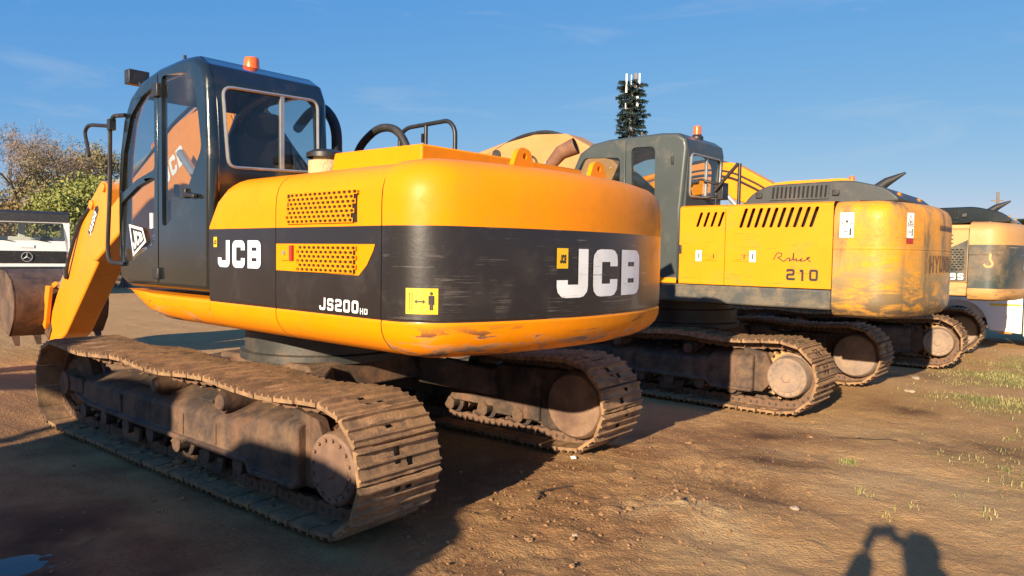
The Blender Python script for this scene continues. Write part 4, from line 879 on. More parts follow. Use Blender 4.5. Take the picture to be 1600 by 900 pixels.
# ------------------------------------------------------------------ ground
def vnoise(X, Y, s, seed):
    r = np.random.RandomState(seed); G = r.rand(256, 256); x = X / s + seed * 7.3; y = Y / s + seed * 3.1
    xi = np.floor(x).astype(int); yi = np.floor(y).astype(int); fx = x - xi; fy = y - yi; fx = fx * fx * (3 - 2 * fx); fy = fy * fy * (3 - 2 * fy)
    g = lambda a, b: G[a % 256, b % 256]
    return (g(xi, yi) * (1 - fx) + g(xi + 1, yi) * fx) * (1 - fy) + (g(xi, yi + 1) * (1 - fx) + g(xi + 1, yi + 1) * fx) * fy
def fbm(X, Y, s, seed, o=5, g=.5):
    t = 0; a = 1; n = 0
    for k in range(o): t = t + a * vnoise(X, Y, s / 2 ** k, seed + k); n += a; a *= g
    return t / n - .5
def axis(c0, c1, fine, far, grow):
    a = list(np.arange(c0, c1, fine)); st = fine; x = a[-1]
    while x < far: st *= grow; x += st; a.append(x)
    st = fine; x = c0; b = []
    while x > -far: st *= grow; x -= st; b.append(x)
    return np.array(b[::-1] + a)
gx = axis(-5.0, -.6, .024, 1500, 1.045); gy = axis(-3.6, 3.4, .028, 1500, 1.045)
GX, GY = np.meshgrid(gx, gy, indexing='ij')
def blob(cx, cy, rx, ry=None, a=0):
    ry = ry or rx; c, s = math.cos(a), math.sin(a); u = (GX - cx) * c + (GY - cy) * s; v = -(GX - cx) * s + (GY - cy) * c; return np.exp(-((u / rx) ** 2 + (v / ry) ** 2))
near = np.exp(-((GX + 2.5) ** 2 + (GY) ** 2) / 260)
Z = (fbm(GX, GY, 1.6, 3, 4) * .05 + fbm(GX, GY, .32, 11, 4, .6) * .034 + np.maximum(fbm(GX, GY, .11, 23, 3, .65), -.1) * .03) * near
rough_zone = np.clip(blob(-2.6, -.35, .75, .85) + blob(-2.85, .7, .5, .6) + blob(-2.6, -1.6, .7), 0, 1)
Z += (np.maximum(fbm(GX, GY, .16, 41, 4, .6), -.05) * .12 - .006) * rough_zone * np.clip((fbm(GX, GY, .5, 77, 3) + .10) * 6, 0, 1)
Z += (np.abs(fbm(GX, GY, .22, 141, 4, .6)) * -.10 + .012) * rough_zone * .8
Z += blob(-3.28, -.36, .26, .20, .5) * .05 * (1 + fbm(GX, GY, .09, 52, 3) * 1.4)
# wheel and track ruts running along the row
for (yy, w, d) in ((-2.35, .22, .03), (-.1, .25, .02), (-1.05, .15, .02)): Z -= d * np.exp(-((GY - yy - .15 * np.sin(GX * .8)) / w) ** 2) * np.exp(-((GX + 4) / 1.6) ** 2)
for yy in (-1.195, 1.195):
    k = np.clip((.31 - np.abs(GY - yy)) / .05, 0, 1) * np.clip((-2.15 - GX) / .3, 0, 1) * np.clip((GX + 4.1) / .8, 0, 1) * np.clip(fbm(GX, GY, .6, 161, 4) * 5 + .55, 0, 1)
    Z += k * (np.abs(np.sin(GX * math.pi / .068)) ** 3 * -.022 + .004)
Z += fbm(GX, GY, 60, 91, 3) * .5 * np.clip((np.hypot(GX, GY) - 25) / 60, 0, 1)
# level bearing strips under the tracks, trodden down
def strip(cx, cy, half, w): return np.clip(1.6 - np.abs(GX - cx) / half, 0, 1).clip(0, 1) * np.clip((w + .12 - np.abs(GY - cy)) / .12, 0, 1)
for cx, cy in ((0, 0), (-.966, -5.076), (-1.494, -9.94), (-1.0, 8.3)):
    for s in (-1, 1):
        k = strip(cx, cy + s * 1.195, 1.7, .38) * (np.abs(GX - cx) < 2.6); Z = Z * (1 - k) + (-.008 + .25 * Z).clip(-.03, .002) * k
Z -= .012
px0, py0 = CAM.x + D0.x * 3.75 + RT.x * (-2.56), CAM.y + D0.y * 3.75 + RT.y * (-2.56)
Z -= .035 * blob(px0, py0, .30) + 0
Z += blob(px0, py0, .5) * fbm(GX, GY, .12, 131, 3) * .03
damp_shade = np.clip(1.25 * blob(-3.0, -2.75, .55, .28, .3) + 1.1 * blob(-3.2, -1.9, .5, .22, .2) + .9 * blob(-3.36, -.98, .30, .16, .2) + blob(-3.6, -4.9, .6, .35) + .9 * blob(-3.3, -7.6, .7, .35, .2)  + 1.0 * blob(-4.5, -3.5, .5, .4)  + blob(-2.6, 2.9, .9, .6) * .9 + 1.2 * blob(-1.0, 2.4, .9, .5), 0, 1.3) * np.clip(.75 + fbm(GX, GY, .4, 61, 4) * 2.6, 0, 1.3)  # damp stains; the left foreground blobs also put shade tone into the colour
pale = np.clip(1.2 * blob(-3.3, -.36, .36, .28, .4) + blob(-3.6, .0, .45) * .6 + blob(-4.15, -1.9, .9, .7) * .6 + blob(-3.6, -3.6, 1.1, .5) * .5, 0, 1) * np.clip(.8 + fbm(GX, GY, .35, 71, 4) * 2, 0, 1.2)
gm = np.clip(1.1 * blob(-4.5, -6.4, .8, .9) + 1.1 * blob(-4.6, -8.1, .9, .9) + .9 * blob(-4.7, -10.2, 1.1, 1.6) + .7 * blob(-5.1, -4.7, .6, .9) + .55 * blob(-4.7, -2.7, .5, .6) + .8 * blob(-6.5, -7, 1.5, 4), 0, 1) * np.clip(.6 + fbm(GX, GY, .6, 81, 4) * 3.2, 0, 1)
churn_shade = np.clip(rough_zone * 1.9 + .9 * blob(-3.0, -1.3, .7, .7) + np.clip(1.5 - np.maximum(0, -(GX + 2.4 - .25 * (GY - 1))) * 2.2, 0, 1.5) * np.exp(-((GY - 2.2) / 2.6) ** 2) * np.exp(-(np.maximum(0, GX - 3) / 3) ** 2) * .9 + .7 * blob(-2.9, -2.9, .8, .45) + .5 * blob(-3.4, -5.2, .9, .5), 0, 1) * np.clip(.8 + fbm(GX, GY, .45, 151, 5, .6) * 2.6, 0, 1)  # churned soil; left foreground also browned so its shade is deepened by colour
n0, n1 = GX.shape
verts = np.stack([GX.ravel(), GY.ravel(), Z.ravel()], 1)
idx = np.arange(n0 * n1).reshape(n0, n1); quads = np.stack([idx[:-1, :-1], idx[1:, :-1], idx[1:, 1:], idx[:-1, 1:]], -1).reshape(-1, 4)
me = bpy.data.meshes.new('ground'); me.vertices.add(len(verts)); me.vertices.foreach_set('co', verts.ravel().astype(np.float32)); me.loops.add(len(quads) * 4); me.loops.foreach_set('vertex_index', quads.ravel().astype(np.int32))
me.polygons.add(len(quads)); me.polygons.foreach_set('loop_start', np.arange(0, len(quads) * 4, 4, dtype=np.int32)); me.polygons.foreach_set('loop_total', np.full(len(quads), 4, dtype=np.int32)); me.polygons.foreach_set('use_smooth', np.ones(len(quads), dtype=bool))
me.update(calc_edges=True)
for nm, arr in (('damp_shade', damp_shade), ('pale', pale), ('turf', gm), ('churn_shade', churn_shade)): at_ = me.attributes.new(nm, 'FLOAT', 'POINT'); at_.data.foreach_set('value', arr.ravel().astype(np.float32))
m_soil, nt, b = newmat('bare_soil'); tc = nnode(nt, 'ShaderNodeTexCoord'); co = tc.outputs['Object']
def attr(n): a = nnode(nt, 'ShaderNodeAttribute'); a.attribute_name = n; return a.outputs['Fac']
big, _ = noise_fac(nt, co, .55, .35, .68, 7, .62, .4); mid, _ = noise_fac(nt, co, 3.2, .36, .66, 9, .68, .3); fine, _ = noise_fac(nt, co, 38, .3, .72, 8, .7); tiny, _ = noise_fac(nt, co, 150, .3, .7, 3, .6)
streak, _ = noise_fac(nt, co, 1.0, .5, .72, 8, .65, .5, (.7, 3.5, 1))
c = mixc(nt, big, (.59, .335, .125), (.49, .255, .09)); c = mixc(nt, mathn(nt, 'MULTIPLY', mid, .55), c, (.63, .40, .17)); c = mixc(nt, mathn(nt, 'MULTIPLY', streak, .4), c, (.30, .155, .065))
c = mixc(nt, mathn(nt, 'MULTIPLY', mathn(nt, 'SUBTRACT', 1.0, fine), .36), c, (.22, .12, .06)); c = mixc(nt, mathn(nt, 'MULTIPLY', tiny, .22), c, (.50, .34, .20))
sp, _ = noise_fac(nt, co, 62, .70, .74, 2, .5); c = mixc(nt, mathn(nt, 'MULTIPLY', sp, .35), c, (.55, .43, .30))
c = mixc(nt, mathn(nt, 'MULTIPLY', attr('churn_shade'), .85), c, mixc(nt, fine, (.17, .080, .034), (.38, .195, .085))); c = mixc(nt, mathn(nt, 'MULTIPLY', attr('pale'), .75), c, (.62, .43, .21)); c = mixc(nt, mathn(nt, 'MULTIPLY', attr('turf'), .7), c, (.22, .19, .055)); dp = nnode(nt, 'ShaderNodeClamp'); nt.links.new(mathn(nt, 'MULTIPLY', attr('damp_shade'), .85), dp.inputs[0]); c = mixc(nt, dp.outputs[0], c, (.11, .056, .028))
nt.links.new(c, b.inputs['Base Color']); b.inputs['Roughness'].default_value = .95; b.inputs['Specular IOR Level'].default_value = .2
_, n1_ = noise_fac(nt, co, 22, 0, 1, 10, .72); _, n2_ = noise_fac(nt, co, 95, 0, 1, 5, .65); vor = nnode(nt, 'ShaderNodeTexVoronoi', Scale=48.0); nt.links.new(co, vor.inputs['Vector'])
hgt = mathn(nt, 'ADD', mathn(nt, 'ADD', n1_, mathn(nt, 'MULTIPLY', n2_, .4)), mathn(nt, 'MULTIPLY', vor.outputs['Distance'], -.25))
bp = nnode(nt, 'ShaderNodeBump', Strength=1.0, Distance=.034); nt.links.new(hgt, bp.inputs['Height']); nt.links.new(bp.outputs[0], b.inputs['Normal'])
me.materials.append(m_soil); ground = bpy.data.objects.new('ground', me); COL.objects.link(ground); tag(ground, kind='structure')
def gz(x, y):
    i = int(np.clip(np.searchsorted(gx, x), 1, n0 - 1)); j = int(np.clip(np.searchsorted(gy, y), 1, n1 - 1)); return float(Z[i, j])

# ------------------------------------------------------------------ clods, stones, litter, grass
rs = np.random.RandomState(5)
def gp0(px, dep): q = CAM + D0 * dep + RT * ((px - 800) / 1144.87 * dep); return q.x, q.y
clod = MB(); n_c = 0
centres = [(-2.65, -.4, .6, 420), (-2.9, .6, .45, 240), (-2.5, -1.7, .8, 100), (-3.28, -.36, .22, 260), (-3.8, -2.2, 1.1, 60), (-1.6, 1.9, 1.2, 300), (-3.2, -4.2, 1.6, 120)]
for cx, cy, sd, n in centres:
    for _ in range(n):
        x, y = cx + rs.randn() * sd, cy + rs.randn() * sd; s = .003 + .011 * rs.rand() ** 3 + (.014 if rs.rand() < .02 else 0)
        rock_mesh(rs, s, clod, (x, y, gz(x, y) + s * .25), 0)
for _ in range(2600):
    d_ = rs.uniform(3.3, 8.5); q = gp0(rs.uniform(560, 1600), d_); s = rs.uniform(.002, .0055) * (.7 + d_ / 9); rock_mesh(rs, s, clod, (q[0], q[1], gz(*q) + s * .3), 0)
m_clod = weathered('soil_clod', (.30, .165, .072), (.20, .10, .045), .4, .95, scale=9, bump=.003, var=.3)
tag(clod.build('soil_clods', m_clod, None, 0, 0), 'small clods and crumbs scattered over the bare soil', 'soil clods', kind='stuff')
m_stone = weathered('pale_stone', (.36, .27, .18), (.25, .16, .09), .4, .9, scale=14, bump=.003)
def gp(px, dep): q = CAM + D0 * dep + RT * ((px - 800) / 1144.87 * dep); return q.x, q.y
for px_, dp_, s, lb in ((1437, 10.0, .07, 'flat pale stone on the dirt behind the second tracks'), (1428, 9.0, .06, 'rounded tan stone beside the dark oily patch'), (1254, 4.67, .035, 'small tan stone right of the pale dirt mound'), (907, 4.19, .03, 'small stone standing up in the churned soil')):
    x, y = gp(px_, dp_); mb = MB(); rock_mesh(rs, s, mb, (0, 0, 0), 0, .55); o = mb.build('stone', m_stone, None, .008, 40); o.location = (x, y, gz(x, y) + s * .2); tag(o, lb, 'stone', 'loose stones on the dirt')
x, y = gp(903, 5.75); mb = MB(); mb.add([(-.03, -.02, 0), (.02, -.025, .012), (.035, .01, .02), (.005, .028, .008), (-.03, .015, .018), (0, 0, .03)], [(0, 1, 5), (1, 2, 5), (2, 3, 5), (3, 4, 5), (4, 0, 5), (0, 4, 3, 2, 1)]); o = mb.build('paper_scrap', m_whd, None, 0, 0); o.location = (x, y, gz(x, y) + .005); tag(o, 'crumpled white scrap lying by the rear end of the far track', 'litter')
m_twig = flat('dead_twig', (.05, .032, .02), .9)
x, y = gp(845, 4.75); pts = [(0, 0), (.03, -.05), (.02, -.12), (.09, -.17), (.17, -.22), (.25, -.26)]; ang = YAW; mb = MB()
P = []
for a, b_ in pts: q = Vector((x, y, 0)) + RT * a - D0 * (-b_ * -1.2); P.append((q.x, q.y, gz(q.x, q.y) + .012))
mb.tube(P, .006, 6); o = mb.build('twig', m_twig); tag(o, 'thin bent black twig on the soil in the foreground', 'twig')
P = []
for k in range(14): q = Vector((*gp(1315 + k * 7.5, 6.55 + .02 * math.sin(k * 1.3)), 0)); P.append((q.x, q.y, gz(q.x, q.y) + .008))
mb = MB(); mb.tube(P, .005, 5); tag(mb.build('wire', m_twig), 'thin dark wire lying across the bare dirt', 'wire')
# grass
m_grass, nt, b = newmat('grass'); oi = nnode(nt, 'ShaderNodeTexCoord'); f1, _ = noise_fac(nt, oi.outputs['Object'], 3, .35, .65, 6); nt.links.new(mixc(nt, f1, (.13, .155, .035), (.38, .31, .12)), b.inputs['Base Color']); b.inputs['Roughness'].default_value = .7
grass = MB(); placed = 0
gpts = []
for _ in range(120000):
    x, y = rs.uniform(-6.6, -3.2), rs.uniform(-12.5, -1.6)
    i = int(np.clip(np.searchsorted(gx, x), 1, n0 - 1)); j = int(np.clip(np.searchsorted(gy, y), 1, n1 - 1))
    if rs.rand() < gm[i, j] ** 1.6 * .55: gpts.append((x, y))
for cx_, dp_, n in ((1338, 5.85, 110), (1355, 5.0, 26), (1370, 4.95, 10), (1405, 4.6, 18), (1440, 4.7, 14), (1510, 4.9, 14), (1560, 4.6, 22), (1585, 5.6, 20), (1590, 6.6, 30)):
    for _ in range(n): q = gp(cx_ + rs.randn() * 7, dp_ + rs.randn() * .05); gpts.append(q)
for (x, y) in gpts:
    z = gz(x, y) - .004; a = rs.uniform(0, 6.28); h = rs.uniform(.012, .05); w = rs.uniform(.0025, .005); l = rs.uniform(.2, 1.0) * h; dx, dy = math.cos(a), math.sin(a)
    grass.add([(x - dy * w, y + dx * w, z), (x + dy * w, y - dx * w, z), (x + dx * l * .4 + dy * w * .7, y + dy * l * .4 - dx * w * .7, z + h * .6), (x + dx * l * .4 - dy * w * .7, y + dy * l * .4 + dx * w * .7, z + h * .6), (x + dx * l, y + dy * l, z + h)], [(0, 1, 2, 3), (3, 2, 4)])
tag(grass.build('grass', m_grass, None, 0, 0), 'patchy green and straw grass at the right of the yard', 'grass', kind='stuff')
# puddle, lower left
m_water, nt, b = newmat('puddle_water'); b.inputs['Base Color'].default_value = (.02, .016, .012, 1); b.inputs['Roughness'].default_value = .03; b.inputs['IOR'].default_value = 1.33
mb = MB(); ring = []
for k in range(28): t = 2 * math.pi * k / 28; ring.append((px0 + .22 * math.cos(t), py0 + .22 * math.sin(t), gz(px0, py0) + .012))
mb.add(ring, [tuple(range(28))]); tag(mb.build('puddle', m_water, None, 0, 0), kind='structure')

# ------------------------------------------------------------------ trees
m_bark = weathered('bark', (.17, .135, .105), (.26, .21, .155), .4, .95, scale=3, bump=.01)
def leafmat(name, c1, c2, c3):
    m, nt, b = newmat(name); tc = nnode(nt, 'ShaderNodeTexCoord'); f, _ = noise_fac(nt, tc.outputs['Object'], .9, .35, .65, 4); g, _ = noise_fac(nt, tc.outputs['Object'], 7, .3, .7, 3)
    nt.links.new(mixc(nt, mathn(nt, 'MULTIPLY', g, .6), mixc(nt, f, c1, c2), c3), b.inputs['Base Color']); b.inputs['Roughness'].default_value = .7; b.inputs['Transmission Weight'].default_value = 0; b.inputs['Specular IOR Level'].default_value = .25; return m
m_leaf_g = leafmat('leaves_green', (.22, .24, .055), (.30, .30, .085), (.14, .16, .04)); m_leaf_o = leafmat('leaves_olive', (.22, .185, .085), (.28, .23, .10), (.15, .125, .06)); m_leaf_y = leafmat('leaves_dry', (.28, .19, .06), (.22, .15, .06), (.34, .24, .08)); m_leaf_b = leafmat('twigs_brown', (.26, .19, .135), (.32, .24, .17), (.20, .15, .11))
def tree(name, label, x, y, H, spread, leaf, nleaf, lsize, seed, depth=5, trunk=.16, bare=False, low=.3, thick=1.0):
    R = random.Random(seed); root = empty(name, (x, y, gz(x, y) - .1)); tag(root, label, 'bush' if 'bush' in name else 'tree', 'trees and bushes round the yard'); mb = MB(); tips = []
    def grow(p, d, ln, r, lv):
        n = 3; pts = [p.copy()]; rs_ = [r]; q = p.copy(); dd = d.copy()
        for k in range(n):
            dd = (dd + Vector((R.gauss(0, .22), R.gauss(0, .22), R.gauss(.03, .14)))).normalized(); q = q + dd * ln / n; pts.append(q.copy()); rs_.append(r * (1 - .38 * (k + 1) / n))
        mb.tube(pts, rs_, 6 if lv > 3 else (4 if lv > 1 else 3), 0, False)
        if lv <= 2: tips.extend(pts[1:])
        if lv == 0: return
        for k in range(R.choice((2, 3, 3)) if lv > 1 else R.choice((2, 3, 4))):
            a = R.uniform(0, 6.28); t = R.uniform(.35, .95); nd = (dd * math.cos(t) + Vector((math.cos(a) * spread, math.sin(a) * spread, R.uniform(-.1, .35))) * math.sin(t)).normalized()
            grow(pts[-1] if k < 2 else pts[R.choice((1, 2))], nd, ln * R.uniform(.62, .82), rs_[-1] * .72, lv - 1)
    for k in range(1 if trunk > .1 else 3): grow(Vector((R.uniform(-.2, .2) * k, R.uniform(-.2, .2) * k, 0)), Vector((R.gauss(0, .12), R.gauss(0, .12), 1)).normalized(), H * low, trunk * thick, depth)
    zmax = max(v[2] for v in mb.v); sc = H / zmax; mb.v = [(a * sc, b_ * sc, c_ * sc) for a, b_, c_ in mb.v]; tips = [t * sc for t in tips]
    mb.build('trunk', m_bark, root, 0, 60)
    lf = MB()
    for _ in range(nleaf):
        t = R.choice(tips); c_ = t + Vector((R.gauss(0, 1), R.gauss(0, 1), R.gauss(0, .8))) * (lsize * (2.2 if not bare else 3.0)); s = lsize * R.uniform(.5, 1.2)
        u = Vector((R.gauss(0, 1), R.gauss(0, 1), R.gauss(0, 1))).normalized(); w = u.cross(Vector((R.gauss(0, 1), R.gauss(0, 1), R.gauss(0, 1)))).normalized()
        if bare: lf.add([c_, c_ + u * s * 3 + w * .012, c_ + u * s * 3 - w * .012, c_ - w * .014], [(0, 1, 2, 3)])
        else: lf.add([c_ - u * s, c_ + w * s * .55, c_ + u * s, c_ - w * s * .55], [(0, 1, 2, 3)])
    lf.build('crown', leaf, root, 0, 0); return root
def T(px_, dep, H, *a, **k): x, y = gp(px_, dep); return tree(a[0], a[1], x, y, H, *a[2:], **k)
T(62, 40, 8.4, 'bare_tree', 'wide bare thorn tree with tangled crown above the white truck', .95, m_leaf_b, 5200, .07, 21, depth=6, trunk=.30, bare=True, low=.24)
T(-40, 38, 7.6, 'bare_tree', 'bare brown tree cut by the left edge, behind the white truck', .95, m_leaf_b, 4200, .07, 34, depth=6, trunk=.24, bare=True, low=.26)
T(112, 46, 8.4, 'thorn_tree', 'olive brown thorn tree between the bare tree and the green bush', .9, m_leaf_o, 7000, .09, 8, depth=6, trunk=.2, low=.2)
T(172, 44, 7.8, 'thorn_tree', 'thin leaved grey olive tree beside the cab grab rail', .9, m_leaf_o, 5200, .08, 15, depth=6, trunk=.2, low=.22)
T(150, 33, 4.9, 'green_bush', 'light green leafy bush right of the white truck cab', 1.0, m_leaf_g, 15000, .095, 4, depth=5, trunk=.08, low=.2)
T(188, 30, 4.6, 'green_bush', 'light green bush seen behind the black grab rail', 1.0, m_leaf_g, 11000, .09, 17, depth=5, trunk=.08, low=.2)
T(22, 33, 3.9, 'dry_bush', 'yellowish dry bush just above the white truck roof', .95, m_leaf_y, 5200, .085, 27, depth=5, trunk=.08, low=.2)
T(88, 36, 4.6, 'dry_bush', 'brown leafless bush behind the truck, left of the green bush', 1.0, m_leaf_b, 6500, .08, 37, depth=5, trunk=.08, bare=True, low=.2)
T(130, 39, 5.4, 'olive_bush', 'dull olive scrub bush behind the light green bush', 1.0, m_leaf_o, 7000, .09, 47, depth=5, trunk=.08, low=.2)
T(-30, 35, 4.4, 'olive_bush', 'dull olive scrub bush at the very left edge', 1.0, m_leaf_o, 6000, .09, 57, depth=5, trunk=.08, low=.2)
T(240, 42, 5.5, 'olive_bush', 'olive scrub bush glimpsed through the cab door glass', 1.0, m_leaf_o, 6000, .09, 67, depth=5, trunk=.08, low=.2)
T(1515, 62, 6.0, 'bare_tree', 'brown bare tree far off above the third excavator', 1.0, m_leaf_b, 7000, .085, 77, depth=6, trunk=.2, bare=True, low=.2)
T(1475, 66, 5.6, 'bare_tree', 'small brown bare tree touching the second counterweight outline', 1.0, m_leaf_b, 4000, .08, 87, depth=6, trunk=.18, bare=True, low=.22)
T(1585, 80, 5.6, 'bare_tree', 'hazy bare tree far off at the right edge', 1.0, m_leaf_b, 4000, .09, 97, depth=6, trunk=.18, bare=True, low=.22)

# ------------------------------------------------------------------ mast disguised as a conifer
x, y = gp(981, 100); root = empty('disguised_mast', (x, y, 0)); tag(root, 'tall telephone mast disguised as a conifer against the sky', 'mast')
m_mast = weathered('mast_steel', (.20, .16, .13), (.30, .24, .2), .3, .6, scale=1); m_fir = leafmat('artificial_needles', (.025, .045, .035), (.04, .06, .05), (.018, .03, .026)); m_ant = flat('antenna_white', (.80, .80, .74), .4)
mb = MB(); mb.tube([(0, 0, 0), (0, 0, 24.5)], [.38, .22], 12); mb.build('mast', m_mast, root)
RR = random.Random(3)
brm = [[], [], []]
for k in range(72):
    z = 18.0 + 7.2 * k / 71 + RR.uniform(-.15, .15); a = k * 2.4; ln = (1.95 - .35 * (z - 18) / 7 + .25 * math.sin(z * 3.1)) * RR.uniform(.8, 1.15); d = Vector((math.cos(a), math.sin(a), 0))
    mb = MB(); tip = d * ln + Vector((0, 0, z - .05 * ln + RR.uniform(-.1, .2))); mb.tube([d * .2 + Vector((0, 0, z)), d * ln * .6 + Vector((0, 0, z + .12)), tip], [.035, .025, .012], 4)
    for q in range(110):
        t = RR.uniform(.25, 1.05); c_ = d * ln * t + Vector((0, 0, z - .05)); sd = d.cross(Vector((0, 0, 1))) * RR.choice((-1, 1)); u = (sd * RR.uniform(.2, .9) + d * RR.uniform(.1, .7) + Vector((0, 0, RR.uniform(-.9, .15)))).normalized(); w = u.cross(Vector((RR.gauss(0, 1), RR.gauss(0, 1), RR.gauss(0, 1)))).normalized() * .06; l = RR.uniform(.28, .60)
        mb.add([c_ - w, c_ + w, c_ + u * l + w * .6, c_ + u * l - w * .6], [(0, 1, 2, 3)])
    mb.build('branch', m_fir, root, 0, 0)
for lat, z, h, w in ((-.95, 24.5, 2.8, .34), (.78, 25.0, 2.0, .30), (-.3, 25.0, 1.6, .2), (.25, 25.0, 1.9, .6), (.55, 22.2, 1.5, .42), (-1.0, 21.4, 1.3, .22), (-.35, 19.6, .4, .34)):
    q = RT * lat - D0 * (.9 if abs(lat) < 1.2 else .3); mb = MB(); mb.box((q.x, q.y, z), (w, w * .6, h), (0, 0, YAW)); mb.tube([(0, 0, z), (q.x, q.y, z)], .05, 6); mb.build('antenna_panel', m_ant if w < .45 else m_mast, root, .03)
# far street pole
x, y = gp(1553, 60); root = empty('utility_pole', (x, y, 0)); tag(root, 'dark wooden power pole far off at the right', 'pole'); mb = MB(); mb.tube([(0, 0, 0), (0, 0, 7.3)], [.14, .10], 8); mb.build('pole', m_bark, root); mb = MB(); mb.box((0, 0, 6.6), (.9, .1, .1), (0, 0, YAW + 1.2)); mb.build('crossarm', m_bark, root)

# ------------------------------------------------------------------ shed with a dark green roof
m_shed = weathered('dark_green_sheeting', (.012, .035, .028), (.05, .06, .05), .2, .5, scale=.6, bump=0)
x, y = gp(1640, 42); root = empty('open_shed', (x, y, 0), YAW - math.pi / 2); tag(root, 'open shed with dark green curved roof behind the third excavator', 'shed')
mb = MB(); prf = [(-7, 2.6), (-5.5, 3.3), (-3.5, 3.9), (-1.2, 4.15), (1.2, 3.9), (4, 3.4), (8, 2.5)]; 
mb.loft([[Vector((u, w, z + .0)) for u, z in prf] + [Vector((u, w, z - .08)) for u, z in prf[::-1]] for w in (0, 9)], 0, True, True, True); mb.build('roof', m_shed, root, 0, 30)
for u in (-6.8, -2, 3, 7.8):
    mb = MB(); mb.tube([(u, .15, 0), (u, .15, 2.6)], .07, 8); mb.build('post', m_blm, root)
mb = MB(); mb.box((.5, 8.9, 1.3), (14.5, .1, 2.6)); mb.build('back_wall', m_dark, root)
mb = MB(); mb.prism([(-7, 2.55), (8, 2.45), (8, 2.0), (-7, 2.1)], .02, .06); mb.build('fascia', m_shed, root)

# ------------------------------------------------------------------ white pickup behind the third machine
root = empty('pickup_truck', (-3.05, -12.75, 0), rad(1)); tag(root, 'white pickup truck parked behind the third excavator, cut by the right edge', 'truck')
arch = [(.50 * math.cos(t), .36 + .50 * math.sin(t)) for t in [math.pi * k / 10 for k in range(11)]]
bodyp = [(1.0, .42), (.53, .36)] + arch[1:-1] + [(-.53, .30), (-1.05, .26), (-1.05, .98), (1.0, .98)]
mb = MB(); mb.prism(bodyp, -.06, 0); mb.box((0, -.9, .74), (1.95, 1.55, .42)); mb.prism(bodyp, -1.8, -1.74); mb.build('body', m_white, root, .015)
mb = MB(); mb.prism([(-1.07, .20), (-2.3, .20), (-2.3, 1.42), (-1.9, 1.45), (-1.07, 1.40)], -1.8, .05); cabp = mb.build('cab', m_white, root, .04)
mb = MB(); mb.prism([(-1.2, 1.40), (-3.0, 1.40), (-2.7, 1.95), (-1.3, 1.95)], -1.65, -.1); mb.build('cab_top', m_glassd, root, .03); mb = MB(); mb.prism([(-2.3, .30), (-3.9, .35), (-3.9, .9), (-3.0, 1.38), (-2.3, 1.42)], -1.8, 0); mb.build('bonnet', m_white, root, .05)
def wheel(root, c, r=.37, w=.24, ax='y'):
    mb = MB(); mb.lathe([(r * .55, -w / 2), (r * .92, -w / 2), (r, -w * .32), (r, w * .32), (r * .92, w / 2), (r * .55, w / 2)], c, ax, 28); wo = mb.build('tyre', m_tyre, root, 0, 30)
    mb = MB(); mb.lathe([(r * .56, -w * .45), (r * .5, -w * .2), (r * .2, -w * .25), (r * .2, w * .3), (r * .5, w * .3), (r * .56, w * .45)], c, ax, 20); mb.build('rim', m_silver, wo)
for xx in (0, -2.95):
    for yy in (-.14, -1.66): wheel(root, (xx, yy, .37))
mb = MB(); mb.box((-.80, .004, .27), (.20, .012, .035)); mb.build('reflector', m_orange, root); mb = MB(); mb.box((-.78, .004, .80), (.5, .01, .035)); mb.build('stripe', m_yd, root)
mb = MB(); letters(mb, '63', lambda u, v: (-.80 - u * .09, .006, .52 + v * .085), .16); mb.build('number', flat('grey_decal', (.3, .3, .3), .5), root, 0, 0)

# ------------------------------------------------------------------ white truck facing the camera, far left
x, y = gp(42, 24); root = empty('truck', (x, y, 0), math.atan2(CAM.y - y, CAM.x - x)); tag(root, 'white truck with black roof and grille facing the camera behind the bucket', 'truck')
W = 1.19
mb = MB()
mb.plate([(-W, .95), (W, .95), (W, 2.62), (-W, 2.62)], [round_loop([(-1.08, 1.80), (1.08, 1.80), (1.03, 2.40), (-1.03, 2.40)], .06)], lambda u, v, w: (-.16 * max(0, (v - 1.75)) + w, u, v), .05)
for s in (-1, 1): mb.plate([(-1.55, .95), (-.0, .95), (0, 1.75), (-.14, 2.62), (-1.55, 2.62)], [round_loop([(-1.2, 1.75), (-.15, 1.75), (-.27, 2.42), (-1.2, 2.42)], .05)], lambda u, v, w, s=s: (u, s * (W + .02 + w), v), .05)
mb.plate([(-W, .95), (W, .95), (W, 2.62), (-W, 2.62)], [rect_loop(-1.05, 1.95, -.25, 2.4), rect_loop(-.05, 1.95, 1.0, 2.4)], lambda u, v, w: (-1.55 + w, u, v), .05)
mb.box((-.78, 0, .98), (1.5, 2.36, .06)); cabw = mb.build('cab', m_white, root, .02)
mb = MB(); mb.loft([[Vector((-.06, yy, 2.45)), Vector((-.14, yy, 2.72)), Vector((-.36, yy, 2.80)), Vector((-1.5, yy, 2.80)), Vector((-1.58, yy, 2.62))] for yy in (-W - .03, W + .03)], 0, True, True); mb.build('roof', m_rub, cabw, .03)
mb = MB(); mb.add([(-.02, -1.1, 1.78), (-.02, 1.1, 1.78), (-.13, 1.04, 2.47), (-.13, -1.04, 2.47)], [(0, 1, 2, 3)]); mb.build('windshield', m_glassd, cabw, 0, 0)
mb = MB(); mb.box((.012, 0, 1.27), (.04, 2.2, .40)); 
gr = mb.build('grille', m_blm, cabw, .01)
for k in range(6): mb = MB(); mb.box((.038, 0, 1.11 + k * .062), (.018, 2.1, .018)); mb.build('grille_bar', m_blm, gr)
mb = MB(); mb.tube([(.06, .15 * math.cos(t), 1.27 + .15 * math.sin(t)) for t in [q * math.pi / 12 for q in range(24)]], .014, 6, closed=True)
for k in range(3): t = math.pi / 2 + k * 2 * math.pi / 3; mb.tube([(.06, 0, 1.27), (.06, .145 * math.cos(t), 1.27 + .145 * math.sin(t))], [.03, .006], 6)
